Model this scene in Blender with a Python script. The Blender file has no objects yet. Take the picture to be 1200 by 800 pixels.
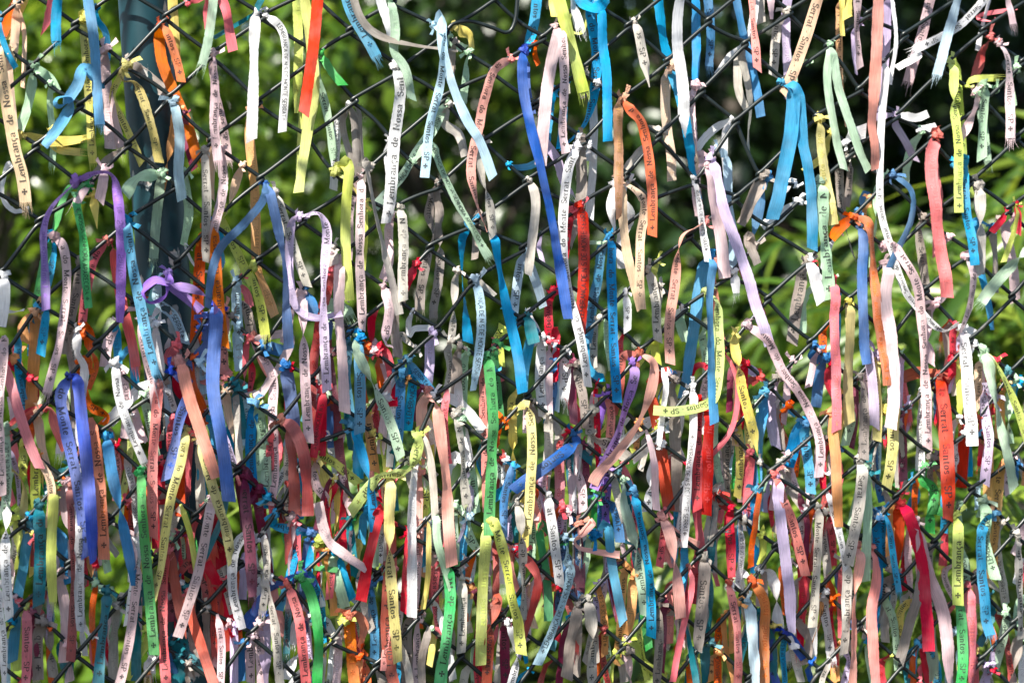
import bpy, bmesh, math, random, re
import numpy as np
from mathutils import Vector, Matrix
R = math.radians
random.seed(7); rng = np.random.default_rng(7)
scene = bpy.context.scene

# ------------------------------------------------------------------ camera, sky, sun, exposure
CAM_Z, DIST, TAN = 1.5, 2.2, 0.20          # camera height, distance to the fence, slope of the fence in plan
FPX = 1200 * DIST / 1.0                    # focal length in photograph pixels
cam = bpy.data.cameras.new('camera'); cam_o = bpy.data.objects.new('camera', cam)
scene.collection.objects.link(cam_o); scene.camera = cam_o
cam.sensor_width = 36; cam.lens = 36 * DIST / 1.0
cam_o.location = (0, 0, CAM_Z); cam_o.rotation_euler = (R(90), 0, 0)
cam.clip_start = 0.05; cam.clip_end = 500
cam.dof.use_dof = True; cam.dof.focus_distance = DIST; cam.dof.aperture_fstop = 4.8; cam.dof.aperture_blades = 0

SUN_DIR = Vector((-0.46, -0.60, 0.74)).normalized()     # towards the sun
world = bpy.data.worlds.new('World'); scene.world = world; world.use_nodes = True
wn = world.node_tree; wn.nodes.clear()
sky = wn.nodes.new('ShaderNodeTexSky'); sky.sky_type = 'NISHITA'; sky.sun_disc = False
sky.sun_elevation = math.asin(SUN_DIR.z); sky.sun_rotation = math.atan2(SUN_DIR.x, SUN_DIR.y)
bg = wn.nodes.new('ShaderNodeBackground'); bg.inputs['Strength'].default_value = 0.075
wo = wn.nodes.new('ShaderNodeOutputWorld')
wn.links.new(sky.outputs[0], bg.inputs[0]); wn.links.new(bg.outputs[0], wo.inputs[0])
sun = bpy.data.lights.new('sun', 'SUN'); sun.energy = 5.0; sun.angle = R(0.5); sun.color = (1, 0.95, 0.86)
sun_o = bpy.data.objects.new('sun', sun); scene.collection.objects.link(sun_o)
sun_o.rotation_euler = SUN_DIR.to_track_quat('Z', 'Y').to_euler()
vs = scene.view_settings; vs.view_transform = 'Standard'; vs.look = 'None'; vs.exposure = 1.7; vs.gamma = 1; vs.use_curve_mapping = False

# ------------------------------------------------------------------ helpers
COL = scene.collection
def link(name, me, parent=None, loc=None):
    o = bpy.data.objects.new(name, me); COL.objects.link(o)
    if parent: o.parent = parent
    if loc is not None: o.location = loc
    return o
def tag(o, label=None, cat=None, group=None, kind=None):
    for k, v in (('label', label), ('category', cat), ('group', group), ('kind', kind)):
        if v: o[k] = v
    return o
def mesh_np(name, verts, quads, tris=None, mats=(), uv=None, smooth=True, midx=None):
    """fast mesh from numpy arrays; uv is per vertex"""
    me = bpy.data.meshes.new(name)
    verts = np.asarray(verts, np.float32); nq = 0 if quads is None else len(quads); nt = 0 if tris is None else len(tris)
    me.vertices.add(len(verts)); me.vertices.foreach_set('co', verts.ravel())
    loops = np.concatenate([np.asarray(a, np.int32).ravel() for a in (quads, tris) if a is not None and len(a)])
    starts = np.concatenate([np.arange(nq) * 4, nq * 4 + np.arange(nt) * 3]).astype(np.int32)
    me.loops.add(len(loops)); me.loops.foreach_set('vertex_index', loops)
    me.polygons.add(nq + nt); me.polygons.foreach_set('loop_start', starts)
    if uv is not None:
        l = me.uv_layers.new(name='UVMap'); l.data.foreach_set('uv', np.asarray(uv, np.float32)[loops].ravel())
    if midx is not None: me.polygons.foreach_set('material_index', np.asarray(midx, np.int32))
    me.polygons.foreach_set('use_smooth', np.full(nq + nt, smooth))
    for m in mats: me.materials.append(m)
    me.update(calc_edges=True)
    return me
def new_mat(name):
    m = bpy.data.materials.new(name); m.use_nodes = True
    nt = m.node_tree; nt.nodes.clear()
    return m, nt, nt.nodes.new, nt.links.new
# the fence stands in a plane that recedes a little to the right; coordinates in it: a (along), d (towards camera), z
UA = Vector((1, TAN, 0)).normalized(); UN = Vector((TAN, -1, 0)).normalized(); ORG = Vector((0, DIST, 0))
def plane(px, py):
    """photo pixel -> (a, z) metres in the fence plane"""
    u = (px - 600) / FPX; v = (400 - py) / FPX
    t = DIST / (1 - u * TAN)
    return t * u * math.sqrt(1 + TAN * TAN), CAM_Z + t * v
def plane_np(p):
    p = np.asarray(p, float); u = (p[:, 0] - 600) / FPX; v = (400 - p[:, 1]) / FPX
    t = DIST / (1 - u * TAN)
    return np.stack([t * u * math.sqrt(1 + TAN * TAN), CAM_Z + t * v], 1), t / FPX
def to_world(a, d, z):
    a = np.asarray(a); d = np.asarray(d); z = np.asarray(z)
    return np.stack([ORG.x + a * UA.x + d * UN.x, ORG.y + a * UA.y + d * UN.y, z + 0 * a], -1)
def catmull(P, step):
    """smooth polyline through P (n,k) resampled at about `step`"""
    P = np.asarray(P, float)
    if len(P) == 2: P = np.stack([P[0], (P[0] + P[1]) / 2, P[1]])
    Q = np.vstack([2 * P[0] - P[1], P, 2 * P[-1] - P[-2]]); out = []
    for i in range(1, len(Q) - 2):
        p0, p1, p2, p3 = Q[i - 1], Q[i], Q[i + 1], Q[i + 2]
        n = max(2, int(np.linalg.norm((p2 - p1)[:2]) / step) + 1)
        t = np.linspace(0, 1, n, endpoint=False)[:, None]
        out.append(.5 * (2 * p1 + (p2 - p0) * t + (2 * p0 - 5 * p1 + 4 * p2 - p3) * t ** 2 + (3 * p1 - p0 - 3 * p2 + p3) * t ** 3))
    return np.vstack(out + [P[-1:]])
def tube(path, rad, sides=8):
    """verts, quads of a tube along path (n,3)"""
    path = np.asarray(path, float); n = len(path); rad = np.broadcast_to(np.asarray(rad, float), (n,))
    T = np.gradient(path, axis=0); T /= np.linalg.norm(T, axis=1)[:, None] + 1e-12
    up = np.array([0.13, -0.9, 0.3]); A = np.cross(T, up); A /= np.linalg.norm(A, axis=1)[:, None] + 1e-12; B = np.cross(T, A)
    ang = np.linspace(0, 2 * np.pi, sides, endpoint=False)
    V = path[:, None] + rad[:, None, None] * (np.cos(ang)[None, :, None] * A[:, None] + np.sin(ang)[None, :, None] * B[:, None])
    i = np.arange(n - 1)[:, None] * sides; j = np.arange(sides)[None]
    k = (j + 1) % sides
    q = np.stack([i + j, i + k, i + sides + k, i + sides + j], -1).reshape(-1, 4)
    return V.reshape(-1, 3), q
def join(parts):
    vs, qs, off = [], [], 0
    for v, q in parts:
        vs.append(v); qs.append(np.asarray(q) + off); off += len(v)
    return np.vstack(vs), np.vstack(qs)

# ------------------------------------------------------------------ materials
def noise(nt, scale, detail=3, vec=None):
    n = nt.nodes.new('ShaderNodeTexNoise'); n.inputs['Scale'].default_value = scale; n.inputs['Detail'].default_value = detail
    if vec is not None: nt.links.new(vec, n.inputs['Vector'])
    return n
def ramp(nt, fac, stops):
    r = nt.nodes.new('ShaderNodeValToRGB'); nt.links.new(fac, r.inputs[0])
    e = r.color_ramp.elements
    while len(e) < len(stops): e.new(0.5)
    for el, (p, c) in zip(e, stops): el.position = p; el.color = c if len(c) == 4 else (*c, 1)
    return r
def mixc(nt, fac, a, b, mode='MIX'):
    m = nt.nodes.new('ShaderNodeMix'); m.data_type = 'RGBA'; m.blend_type = mode
    for s, v in ((m.inputs[0], fac), (m.inputs[6], a), (m.inputs[7], b)):
        if isinstance(v, (int, float)): s.default_value = v
        elif isinstance(v, tuple): s.default_value = v if len(v) == 4 else (*v, 1)
        else: nt.links.new(v, s)
    return m.outputs[2]
def ribbon_mat(name, c, dirt=.25, fade=.42):
    m, nt, N, Lk = new_mat(name)
    tc = N('ShaderNodeTexCoord'); geo = N('ShaderNodeNewGeometry'); oi = N('ShaderNodeObjectInfo')
    pos = geo.outputs['Position']
    n1 = noise(nt, 26, 4, pos); f1 = ramp(nt, n1.outputs[0], [(.42, (0, 0, 0)), (.75, (1, 1, 1))])
    pale = tuple(.55 * x + .45 * .74 for x in c)
    mul = N('ShaderNodeMath'); mul.operation = 'MULTIPLY'; Lk(f1.outputs[0], mul.inputs[0]); mul.inputs[1].default_value = fade
    col = mixc(nt, mul.outputs[0], c, pale)
    n2 = noise(nt, 75, 5, pos); f2 = ramp(nt, n2.outputs[0], [(.50, (0, 0, 0)), (.72, (1, 1, 1))])
    mul2 = N('ShaderNodeMath'); mul2.operation = 'MULTIPLY'; Lk(f2.outputs[0], mul2.inputs[0]); mul2.inputs[1].default_value = dirt
    col = mixc(nt, mul2.outputs[0], col, tuple(.35 * x + .05 for x in c))
    mpf = N('ShaderNodeMapping'); Lk(tc.outputs['UV'], mpf.inputs[0]); mpf.inputs['Scale'].default_value = (.05, 1.1, 1)
    nf = noise(nt, 1.0, 4, mpf.outputs[0]); rf = ramp(nt, nf.outputs[0], [(.3, (.74, .74, .74)), (.7, (1.1, 1.1, 1.1))]); col = mixc(nt, 1.0, col, rf.outputs[0], 'MULTIPLY')
    hs = N('ShaderNodeHueSaturation'); Lk(col, hs.inputs['Color'])
    for sock, lo, hi, k in (('Hue', .485, .515, 1.0), ('Saturation', .84, 1.14, 7.3), ('Value', .82, 1.12, 3.7)):
        a = N('ShaderNodeMath'); a.operation = 'MULTIPLY'; Lk(oi.outputs['Random'], a.inputs[0]); a.inputs[1].default_value = k
        b = N('ShaderNodeMath'); b.operation = 'FRACT'; Lk(a.outputs[0], b.inputs[0])
        r = N('ShaderNodeMapRange'); Lk(b.outputs[0], r.inputs[0]); r.inputs[3].default_value = lo; r.inputs[4].default_value = hi
        Lk(r.outputs[0], hs.inputs[sock])
    col = hs.outputs[0]
    # woven ribs across the ribbon and threads along it (uv is in millimetres)
    sep = N('ShaderNodeSeparateXYZ'); Lk(tc.outputs['UV'], sep.inputs[0])
    def sine(sock, k):
        a = N('ShaderNodeMath'); a.operation = 'MULTIPLY'; Lk(sock, a.inputs[0]); a.inputs[1].default_value = k
        b = N('ShaderNodeMath'); b.operation = 'SINE'; Lk(a.outputs[0], b.inputs[0]); return b.outputs[0]
    w = N('ShaderNodeMath'); w.operation = 'ADD'; Lk(sine(sep.outputs[0], 9.0), w.inputs[0]); Lk(sine(sep.outputs[1], 6.5), w.inputs[1])
    nb = noise(nt, 240, 3, pos); w2 = N('ShaderNodeMath'); w2.operation = 'MULTIPLY_ADD'; Lk(nb.outputs[0], w2.inputs[0]); w2.inputs[1].default_value = 6; Lk(w.outputs[0], w2.inputs[2])
    bump = N('ShaderNodeBump'); bump.inputs['Strength'].default_value = .45; bump.inputs['Distance'].default_value = .0005; Lk(w2.outputs[0], bump.inputs['Height'])
    p = N('ShaderNodeBsdfPrincipled'); Lk(col, p.inputs['Base Color']); p.inputs['Roughness'].default_value = .48
    p.inputs['Specular IOR Level'].default_value = .28; Lk(bump.outputs[0], p.inputs['Normal'])
    t = N('ShaderNodeBsdfTranslucent'); Lk(col, t.inputs[0]); Lk(bump.outputs[0], t.inputs['Normal'])
    mx = N('ShaderNodeMixShader'); mx.inputs[0].default_value = .38; Lk(p.outputs[0], mx.inputs[1]); Lk(t.outputs[0], mx.inputs[2])
    o = N('ShaderNodeOutputMaterial'); Lk(mx.outputs[0], o.inputs[0])
    return m
COLOURS = {  # code: (words used in labels, base colour, dirt)
 'W': ('white', (.80, .79, .80), .12), 'G': ('dirty grey', (.53, .49, .43), .5), 'P': ('pale pink', (.78, .56, .58), .2),
 'K': ('coral pink', (.82, .17, .17), .15), 'L': ('lavender', (.62, .50, .72), .2), 'V': ('violet', (.33, .16, .62), .2),
 'R': ('red', (.66, .022, .02), .2), 'M': ('maroon', (.22, .025, .06), .2), 'J': ('brick red', (.45, .09, .065), .4),
 'O': ('orange', (.80, .16, .01), .25), 'Q': ('salmon pink', (.86, .35, .29), .2), 'H': ('pale peach', (.84, .60, .40), .2), 'A': ('amber', (.78, .40, .14), .25), 'Y': ('yellow', (.74, .64, .17), .25),
 'I': ('lime yellow', (.60, .69, .14), .2), 'N': ('green', (.06, .44, .11), .25), 'E': ('mint green', (.43, .64, .43), .35),
 'T': ('dark teal', (.012, .17, .22), .3), 'B': ('royal blue', (.03, .11, .55), .15), 'C': ('sky blue', (.02, .31, .60), .2),
 'D': ('steel blue', (.045, .16, .40), .3), 'S': ('pale blue', (.48, .67, .80), .2), 'U': ('taupe', (.34, .285, .245), .6)}
RMAT = {k: ribbon_mat('ribbon ' + n, c, d) for k, (n, c, d) in COLOURS.items()}
def ink_mat(name, c, cloth, lo):
    """worn print: dark ink that has rubbed off here and there to the colour of the cloth"""
    m, nt, N, Lk = new_mat(name)
    geo = N('ShaderNodeNewGeometry'); n = noise(nt, 420, 4, geo.outputs['Position']); n2 = noise(nt, 45, 2, geo.outputs['Position'])
    ad = N('ShaderNodeMath'); ad.operation = 'MULTIPLY_ADD'; Lk(n.outputs[0], ad.inputs[0]); ad.inputs[1].default_value = .5; Lk(n2.outputs[0], ad.inputs[2])
    r = ramp(nt, ad.outputs[0], [(lo, c), (lo + .28, tuple(.75 * x for x in cloth))])
    p = N('ShaderNodeBsdfPrincipled'); Lk(r.outputs[0], p.inputs['Base Color']); p.inputs['Roughness'].default_value = .7
    o = N('ShaderNodeOutputMaterial'); Lk(p.outputs[0], o.inputs[0]); return m
INK = {}
for k, (n, c, d) in COLOURS.items():      # print, and the same print seen weakly through the cloth
    INK[k, 0] = ink_mat('print on ' + n, tuple(.06 * x + .004 for x in c), c, .80)
    INK[k, 1] = ink_mat('print through ' + n, tuple(.50 * x + .01 for x in c), c, .62)
def wire_mat():
    m, nt, N, Lk = new_mat('coated wire')
    geo = N('ShaderNodeNewGeometry'); n = noise(nt, 60, 5, geo.outputs['Position']); n2 = noise(nt, 14, 3, geo.outputs['Position'])
    r = ramp(nt, n.outputs[0], [(.35, (.003, .006, .006)), (.64, (.007, .012, .012)), (.78, (.07, .066, .058))])
    p = N('ShaderNodeBsdfPrincipled'); Lk(r.outputs[0], p.inputs['Base Color'])
    rr = N('ShaderNodeMapRange'); Lk(n2.outputs[0], rr.inputs[0]); rr.inputs[3].default_value = .22; rr.inputs[4].default_value = .6; Lk(rr.outputs[0], p.inputs['Roughness'])
    p.inputs['Specular IOR Level'].default_value = .38
    b = N('ShaderNodeBump'); b.inputs['Strength'].default_value = .3; b.inputs['Distance'].default_value = .0005; Lk(n.outputs[0], b.inputs['Height']); Lk(b.outputs[0], p.inputs['Normal'])
    o = N('ShaderNodeOutputMaterial'); Lk(p.outputs[0], o.inputs[0]); return m
WIRE = wire_mat()
def post_mat():
    m, nt, N, Lk = new_mat('chipped teal paint')
    geo = N('ShaderNodeNewGeometry'); mp = N('ShaderNodeMapping'); Lk(geo.outputs['Position'], mp.inputs[0]); mp.inputs['Scale'].default_value = (1, 1, .45)
    n = noise(nt, 34, 5, mp.outputs[0]); n2 = noise(nt, 9, 4, geo.outputs['Position']); n3 = noise(nt, 120, 3, geo.outputs['Position'])
    base = ramp(nt, n2.outputs[0], [(.35, (.003, .020, .027)), (.65, (.006, .038, .050))])
    chip = ramp(nt, n.outputs[0], [(.625, (0, 0, 0)), (.64, (1, 1, 1))])
    bare = ramp(nt, n3.outputs[0], [(.4, (.22, .25, .25)), (.6, (.38, .33, .30))])
    col = mixc(nt, chip.outputs[0], base.outputs[0], bare.outputs[0])
    p = N('ShaderNodeBsdfPrincipled'); Lk(col, p.inputs['Base Color'])
    r = N('ShaderNodeMapRange'); Lk(n2.outputs[0], r.inputs[0]); r.inputs[3].default_value = .3; r.inputs[4].default_value = .5; Lk(r.outputs[0], p.inputs['Roughness']); p.inputs['Specular IOR Level'].default_value = .3
    b = N('ShaderNodeBump'); b.invert = True; b.inputs['Strength'].default_value = .5; b.inputs['Distance'].default_value = .001; Lk(chip.outputs[0], b.inputs['Height']); Lk(b.outputs[0], p.inputs['Normal'])
    o = N('ShaderNodeOutputMaterial'); Lk(p.outputs[0], o.inputs[0]); return m
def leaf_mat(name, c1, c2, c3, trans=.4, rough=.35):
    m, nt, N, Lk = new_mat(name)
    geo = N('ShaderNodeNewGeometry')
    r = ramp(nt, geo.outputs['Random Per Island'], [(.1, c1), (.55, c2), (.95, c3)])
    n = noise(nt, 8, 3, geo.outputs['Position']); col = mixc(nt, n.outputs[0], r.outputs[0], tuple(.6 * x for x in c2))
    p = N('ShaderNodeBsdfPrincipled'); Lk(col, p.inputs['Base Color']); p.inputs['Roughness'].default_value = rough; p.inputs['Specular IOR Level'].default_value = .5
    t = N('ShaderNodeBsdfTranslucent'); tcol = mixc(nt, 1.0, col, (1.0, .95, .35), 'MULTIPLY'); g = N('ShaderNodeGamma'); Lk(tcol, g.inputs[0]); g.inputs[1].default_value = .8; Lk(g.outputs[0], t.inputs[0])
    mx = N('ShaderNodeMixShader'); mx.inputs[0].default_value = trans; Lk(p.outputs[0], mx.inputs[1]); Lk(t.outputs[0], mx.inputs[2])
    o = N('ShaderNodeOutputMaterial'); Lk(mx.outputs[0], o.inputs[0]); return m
def plain_mat(name, stops, scale=8, rough=.85, bump=.3, bd=.01):
    m, nt, N, Lk = new_mat(name)
    geo = N('ShaderNodeNewGeometry'); n = noise(nt, scale, 6, geo.outputs['Position']); r = ramp(nt, n.outputs[0], stops)
    p = N('ShaderNodeBsdfPrincipled'); Lk(r.outputs[0], p.inputs['Base Color']); p.inputs['Roughness'].default_value = rough
    b = N('ShaderNodeBump'); b.inputs['Strength'].default_value = bump; b.inputs['Distance'].default_value = bd; Lk(n.outputs[0], b.inputs['Height']); Lk(b.outputs[0], p.inputs['Normal'])
    o = N('ShaderNodeOutputMaterial'); Lk(p.outputs[0], o.inputs[0]); return m
BARK = plain_mat('bark', [(.3, (.02, .016, .012)), (.7, (.07, .055, .042))], 18)
CANE = plain_mat('green cane', [(.3, (.08, .13, .03)), (.7, (.2, .24, .07))], 10, .5)
SOIL = plain_mat('shaded soil and litter', [(.35, (.008, .009, .004)), (.6, (.022, .02, .010)), (.75, (.045, .035, .02))], 5, .95)  # the shade under the trees is put into this dark soil tone
LEAF = leaf_mat('broad leaf', (.022, .055, .006), (.095, .19, .015), (.30, .42, .06), .45, .24)
LEAFD = leaf_mat('shade-toned leaf', (.008, .022, .004), (.014, .036, .007), (.030, .066, .012), .22)  # shaded copy of the leaf: the wood's deep shade is in its colour
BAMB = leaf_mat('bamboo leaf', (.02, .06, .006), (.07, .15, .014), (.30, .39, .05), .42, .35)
LEAFM = leaf_mat('half-shade leaf', (.008, .022, .003), (.026, .062, .008), (.15, .25, .03), .38, .3)  # darker copy of the leaf, half shade put into its colour

# ------------------------------------------------------------------ ground: a wooded slope rising behind the fence
def ground_z(x, y):
    y = np.asarray(y, float); x = np.asarray(x, float)
    s = np.clip((y - 2.6) / 9, 0, 1); s = s * s * (3 - 2 * s)
    return 2.6 * s + np.clip(y - 11.6, 0, 60) * .12 + .06 * np.sin(x * 1.3 + y * .9) * np.clip((y - 2) / 3, 0, 1)
gx = np.concatenate([np.linspace(-120, -9, 12), np.linspace(-8, 8, 65), np.linspace(9, 120, 12)])
gy = np.concatenate([np.linspace(-60, -1, 10), np.linspace(0, 14, 57), np.linspace(16, 150, 20)])
GX, GY = np.meshgrid(gx, gy); gv = np.stack([GX, GY, ground_z(GX, GY)], -1).reshape(-1, 3)
nx = len(gx); ii = (np.arange(len(gy) - 1)[:, None] * nx + np.arange(nx - 1)[None]).ravel()
gq = np.stack([ii, ii + 1, ii + nx + 1, ii + nx], 1)
tag(link('ground', mesh_np('ground', gv, gq, mats=[SOIL])), kind='structure')

# ------------------------------------------------------------------ vegetation
def leaves(centres, length, width, dirs=None, droop=.5, bend=.25, jitter=1.0):
    """each leaf: a folded, pointed blade of 4 quads"""
    n = len(centres)
    L = length * rng.uniform(.65, 1.25, n); W = width * rng.uniform(.7, 1.2, n)
    th = rng.uniform(0, 2 * np.pi, n); el = rng.normal(-droop, .45 * jitter, n)
    D = np.stack([np.cos(th) * np.cos(el), np.sin(th) * np.cos(el), np.sin(el)], 1) if dirs is None else dirs
    rv = rng.normal(size=(n, 3)) * .6 + np.array([0, 0, 1.0]); S = np.cross(D, rv); S /= np.linalg.norm(S, axis=1)[:, None] + 1e-9
    Nn = np.cross(S, D)
    prof = [(0, .12, 0), (.3, .5, 0), (.65, .42, 0), (1, .03, 0)]
    V = []
    for t, w, _ in prof:
        c = centres + D * (L * t)[:, None] - Nn * (bend * L * t * t)[:, None]
        V += [c - S * (W * w)[:, None] + Nn * (W * w * .35)[:, None], c, c + S * (W * w)[:, None] + Nn * (W * w * .35)[:, None]]
    V = np.stack(V, 1)                                 # n,12,3
    base = np.array([[r * 3 + c, r * 3 + c + 1, r * 3 + c + 4, r * 3 + c + 3] for r in range(3) for c in range(2)])
    Q = (np.arange(n)[:, None, None] * 12 + base[None]).reshape(-1, 4)
    return V.reshape(-1, 3), Q
def clumpy(n, c, r, k=26, spread=.33):
    """points gathered in k clumps inside an ellipsoid"""
    u = rng.normal(size=(k, 3)); u /= np.linalg.norm(u, axis=1)[:, None]; cc = u * (rng.uniform(.25, 1, k) ** .5)[:, None]
    idx = rng.integers(0, k, n); size = rng.uniform(.6, 1.3, k)
    p = cc[idx] + rng.normal(size=(n, 3)) * (spread * .5 * size[idx])[:, None]
    return np.asarray(c) + p * np.asarray(r), np.asarray(c) + cc * np.asarray(r)
def woody(name, label, cat, base, crowns, trunk_r, leafm, leaf_len, leaf_w, group=None, names=('trunk', 'crown'), k=26, droop=.5):
    """tree or shrub: trunk with limbs reaching into each crown clump; crown of single leaves"""
    bz = float(ground_z(base[0], base[1])); b = np.array([base[0], base[1], bz])
    root = tag(link(name, None, loc=tuple(b)), label, cat, group)
    wood, fol = [], []
    mean = np.mean([c for c, r, n in crowns], 0)
    top = np.array([mean[0] * .6 + b[0] * .4, mean[1] * .6 + b[1] * .4, mean[2]])
    trunk = catmull(np.array([b - [0, 0, .1], b + (top - b) * .35 + rng.normal(size=3) * .05, b + (top - b) * .7 + rng.normal(size=3) * .06, top]), .12)
    wood.append(tube(trunk, np.linspace(trunk_r, trunk_r * .35, len(trunk)), 9))
    for c, r, n in crowns:
        pts, cc = clumpy(n, c, r, k)
        lo = ground_z(pts[:, 0], pts[:, 1]) + .02; pts[:, 2] = np.maximum(pts[:, 2], lo)
        fol.append(leaves(pts, leaf_len, leaf_w, droop=droop))
        for e in cc[::2]:
            t = trunk[int(rng.uniform(.35, .95) * (len(trunk) - 1))]
            limb = catmull(np.array([t, t * .5 + e * .5 + [0, 0, -.04], e]), .1)
            wood.append(tube(limb, np.linspace(trunk_r * .35, trunk_r * .08, len(limb)), 5))
    v, q = join(wood); link(names[0], mesh_np(names[0], v - b, q, mats=[BARK]), root)
    v, q = join(fol); link(names[1], mesh_np(names[1], v - b, q, mats=[leafm]), root)
    return root
G = 'trees growing up the slope behind the fence'
woody('tree', 'broad-leaved tree with sunny green leaves behind the teal post', 'tree', (-1.5, 5.4),
      [((-1.0, 4.9, 2.05), (.8, .7, .55), 5600), ((-.85, 4.7, 1.2), (.65, .6, .5), 3600)], .05, LEAF, .058, .036, G, k=40)
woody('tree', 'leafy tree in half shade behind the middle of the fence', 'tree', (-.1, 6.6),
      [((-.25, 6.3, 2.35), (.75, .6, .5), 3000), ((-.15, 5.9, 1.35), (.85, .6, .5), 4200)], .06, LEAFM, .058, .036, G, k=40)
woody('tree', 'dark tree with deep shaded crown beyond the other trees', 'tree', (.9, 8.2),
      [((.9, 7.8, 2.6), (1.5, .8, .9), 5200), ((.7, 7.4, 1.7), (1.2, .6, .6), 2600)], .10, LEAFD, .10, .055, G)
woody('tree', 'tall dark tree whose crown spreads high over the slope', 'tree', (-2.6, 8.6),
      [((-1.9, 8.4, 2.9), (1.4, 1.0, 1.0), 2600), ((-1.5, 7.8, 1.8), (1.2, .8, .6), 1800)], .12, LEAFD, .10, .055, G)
woody('tree', 'unseen spreading tree added above the slope to shade it', 'tree', (3.4, 7.0),
      [((.6, 5.6, 3.7), (1.5, 1.5, .45), 4200), ((1.7, 6.2, 3.6), (1.2, 1.3, .5), 3400)], .13, LEAFD, .10, .055, G)  # wholly out of view; put in to keep sun off the background
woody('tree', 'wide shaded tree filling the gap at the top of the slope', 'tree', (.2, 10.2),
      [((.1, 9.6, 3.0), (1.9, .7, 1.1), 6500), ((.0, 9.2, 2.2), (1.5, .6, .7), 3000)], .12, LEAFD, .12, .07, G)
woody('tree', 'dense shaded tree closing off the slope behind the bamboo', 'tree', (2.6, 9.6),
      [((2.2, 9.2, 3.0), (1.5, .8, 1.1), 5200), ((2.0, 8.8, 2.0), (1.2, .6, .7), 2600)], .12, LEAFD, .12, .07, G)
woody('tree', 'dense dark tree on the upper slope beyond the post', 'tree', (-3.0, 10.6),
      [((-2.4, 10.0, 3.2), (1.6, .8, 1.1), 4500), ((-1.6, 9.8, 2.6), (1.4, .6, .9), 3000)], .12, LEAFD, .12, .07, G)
# the tree the ribbons are dappled by: its boughs hang over the fence, above what the camera sees
woody('tree', 'tree leaning over the path whose leaves throw dappled shade on the ribbons', 'tree', (-2.3, .9),
      [((-.95, 1.52, 2.42), (.55, .22, .24), 9), ((-.5, 1.5, 2.36), (.5, .22, .24), 22), ((-.05, 1.58, 2.42), (.45, .22, .24), 42), ((-.80, 1.60, 2.36), (.12, .10, .30), 30)], .04, LEAF, .06, .038, G, k=14)  # last leaf clump is added, out of view, to shade the post
G = 'leafy shrubs along the foot of the slope'
woody('shrub', 'bright leafy shrub low down beside the teal post', 'shrub', (-.95, 4.1),
      [((-.95, 4.05, .95), (.45, .4, .5), 2200)], .025, LEAF, .05, .032, G, ('stem', 'foliage'), 16)
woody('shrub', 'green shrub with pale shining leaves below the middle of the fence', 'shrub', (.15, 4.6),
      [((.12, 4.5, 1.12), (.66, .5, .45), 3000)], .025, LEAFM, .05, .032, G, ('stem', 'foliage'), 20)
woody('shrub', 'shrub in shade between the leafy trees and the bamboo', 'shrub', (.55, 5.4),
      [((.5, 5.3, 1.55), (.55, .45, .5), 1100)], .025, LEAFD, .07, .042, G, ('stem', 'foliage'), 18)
def bamboo(label, base, canes, group):
    bz = float(ground_z(*base)); b = np.array([base[0], base[1], bz])
    root = tag(link('bamboo', None, loc=tuple(b)), label, 'bamboo', group); fol = []
    for h, lean, az, twigs in canes:
        s = b + [rng.normal() * .12, rng.normal() * .12, 0]
        tip = s + [math.cos(az) * lean, math.sin(az) * lean, h]
        P = catmull(np.array([s - [0, 0, .05], s + [math.cos(az) * lean * .15, math.sin(az) * lean * .15, h * .5], tip, tip + [math.cos(az) * .3, math.sin(az) * .3, -.12]]), .06)
        P[:, 1] = np.maximum(P[:, 1], DIST + TAN * P[:, 0] + .42)
        v, q = tube(P, np.linspace(.011, .003, len(P)), 6); link('cane', mesh_np('cane', v - b, q, mats=[CANE]), root)
        for t in range(twigs):
            o = P[int(rng.uniform(.3, .98) * (len(P) - 1))]; a = rng.uniform(0, 2 * np.pi)
            L = rng.uniform(.15, .4); e = o + [math.cos(a) * L, math.sin(a) * L, rng.uniform(.0, .12)]
            m = int(rng.integers(5, 9)); u = rng.uniform(.3, 1, m)[:, None]; c = o + (e - o) * u
            aa = a + rng.normal(0, .75, m); el = rng.normal(-.25, .4, m)
            c[:, 1] = np.maximum(c[:, 1], DIST + TAN * c[:, 0] + .36)
            fol.append(leaves(c, .16, .017, np.stack([np.cos(aa) * np.cos(el), np.sin(aa) * np.cos(el), np.sin(el)], 1), bend=.3))
    v, q = join(fol); link('leaves', mesh_np('leaves', v - b, q, mats=[BAMB]), root)
G = 'bamboo clumps behind the fence'
def mk(n, h0, h1, tw): return [(rng.uniform(h0, h1), rng.uniform(.1, .45), rng.uniform(0, 6.28), tw) for _ in range(n)]
bamboo('yellow-green bamboo clump with long narrow leaves nearest the fence', (.72, 3.1), mk(8, .95, 1.38, 22), G)
bamboo('tall bamboo clump arching behind the yellow-green one', (.98, 3.6), mk(10, 1.2, 1.75, 26), G)
bamboo('sparse bamboo clump beside the shaded shrub', (.52, 3.9), mk(3, .7, 1.0, 14), G)

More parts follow.
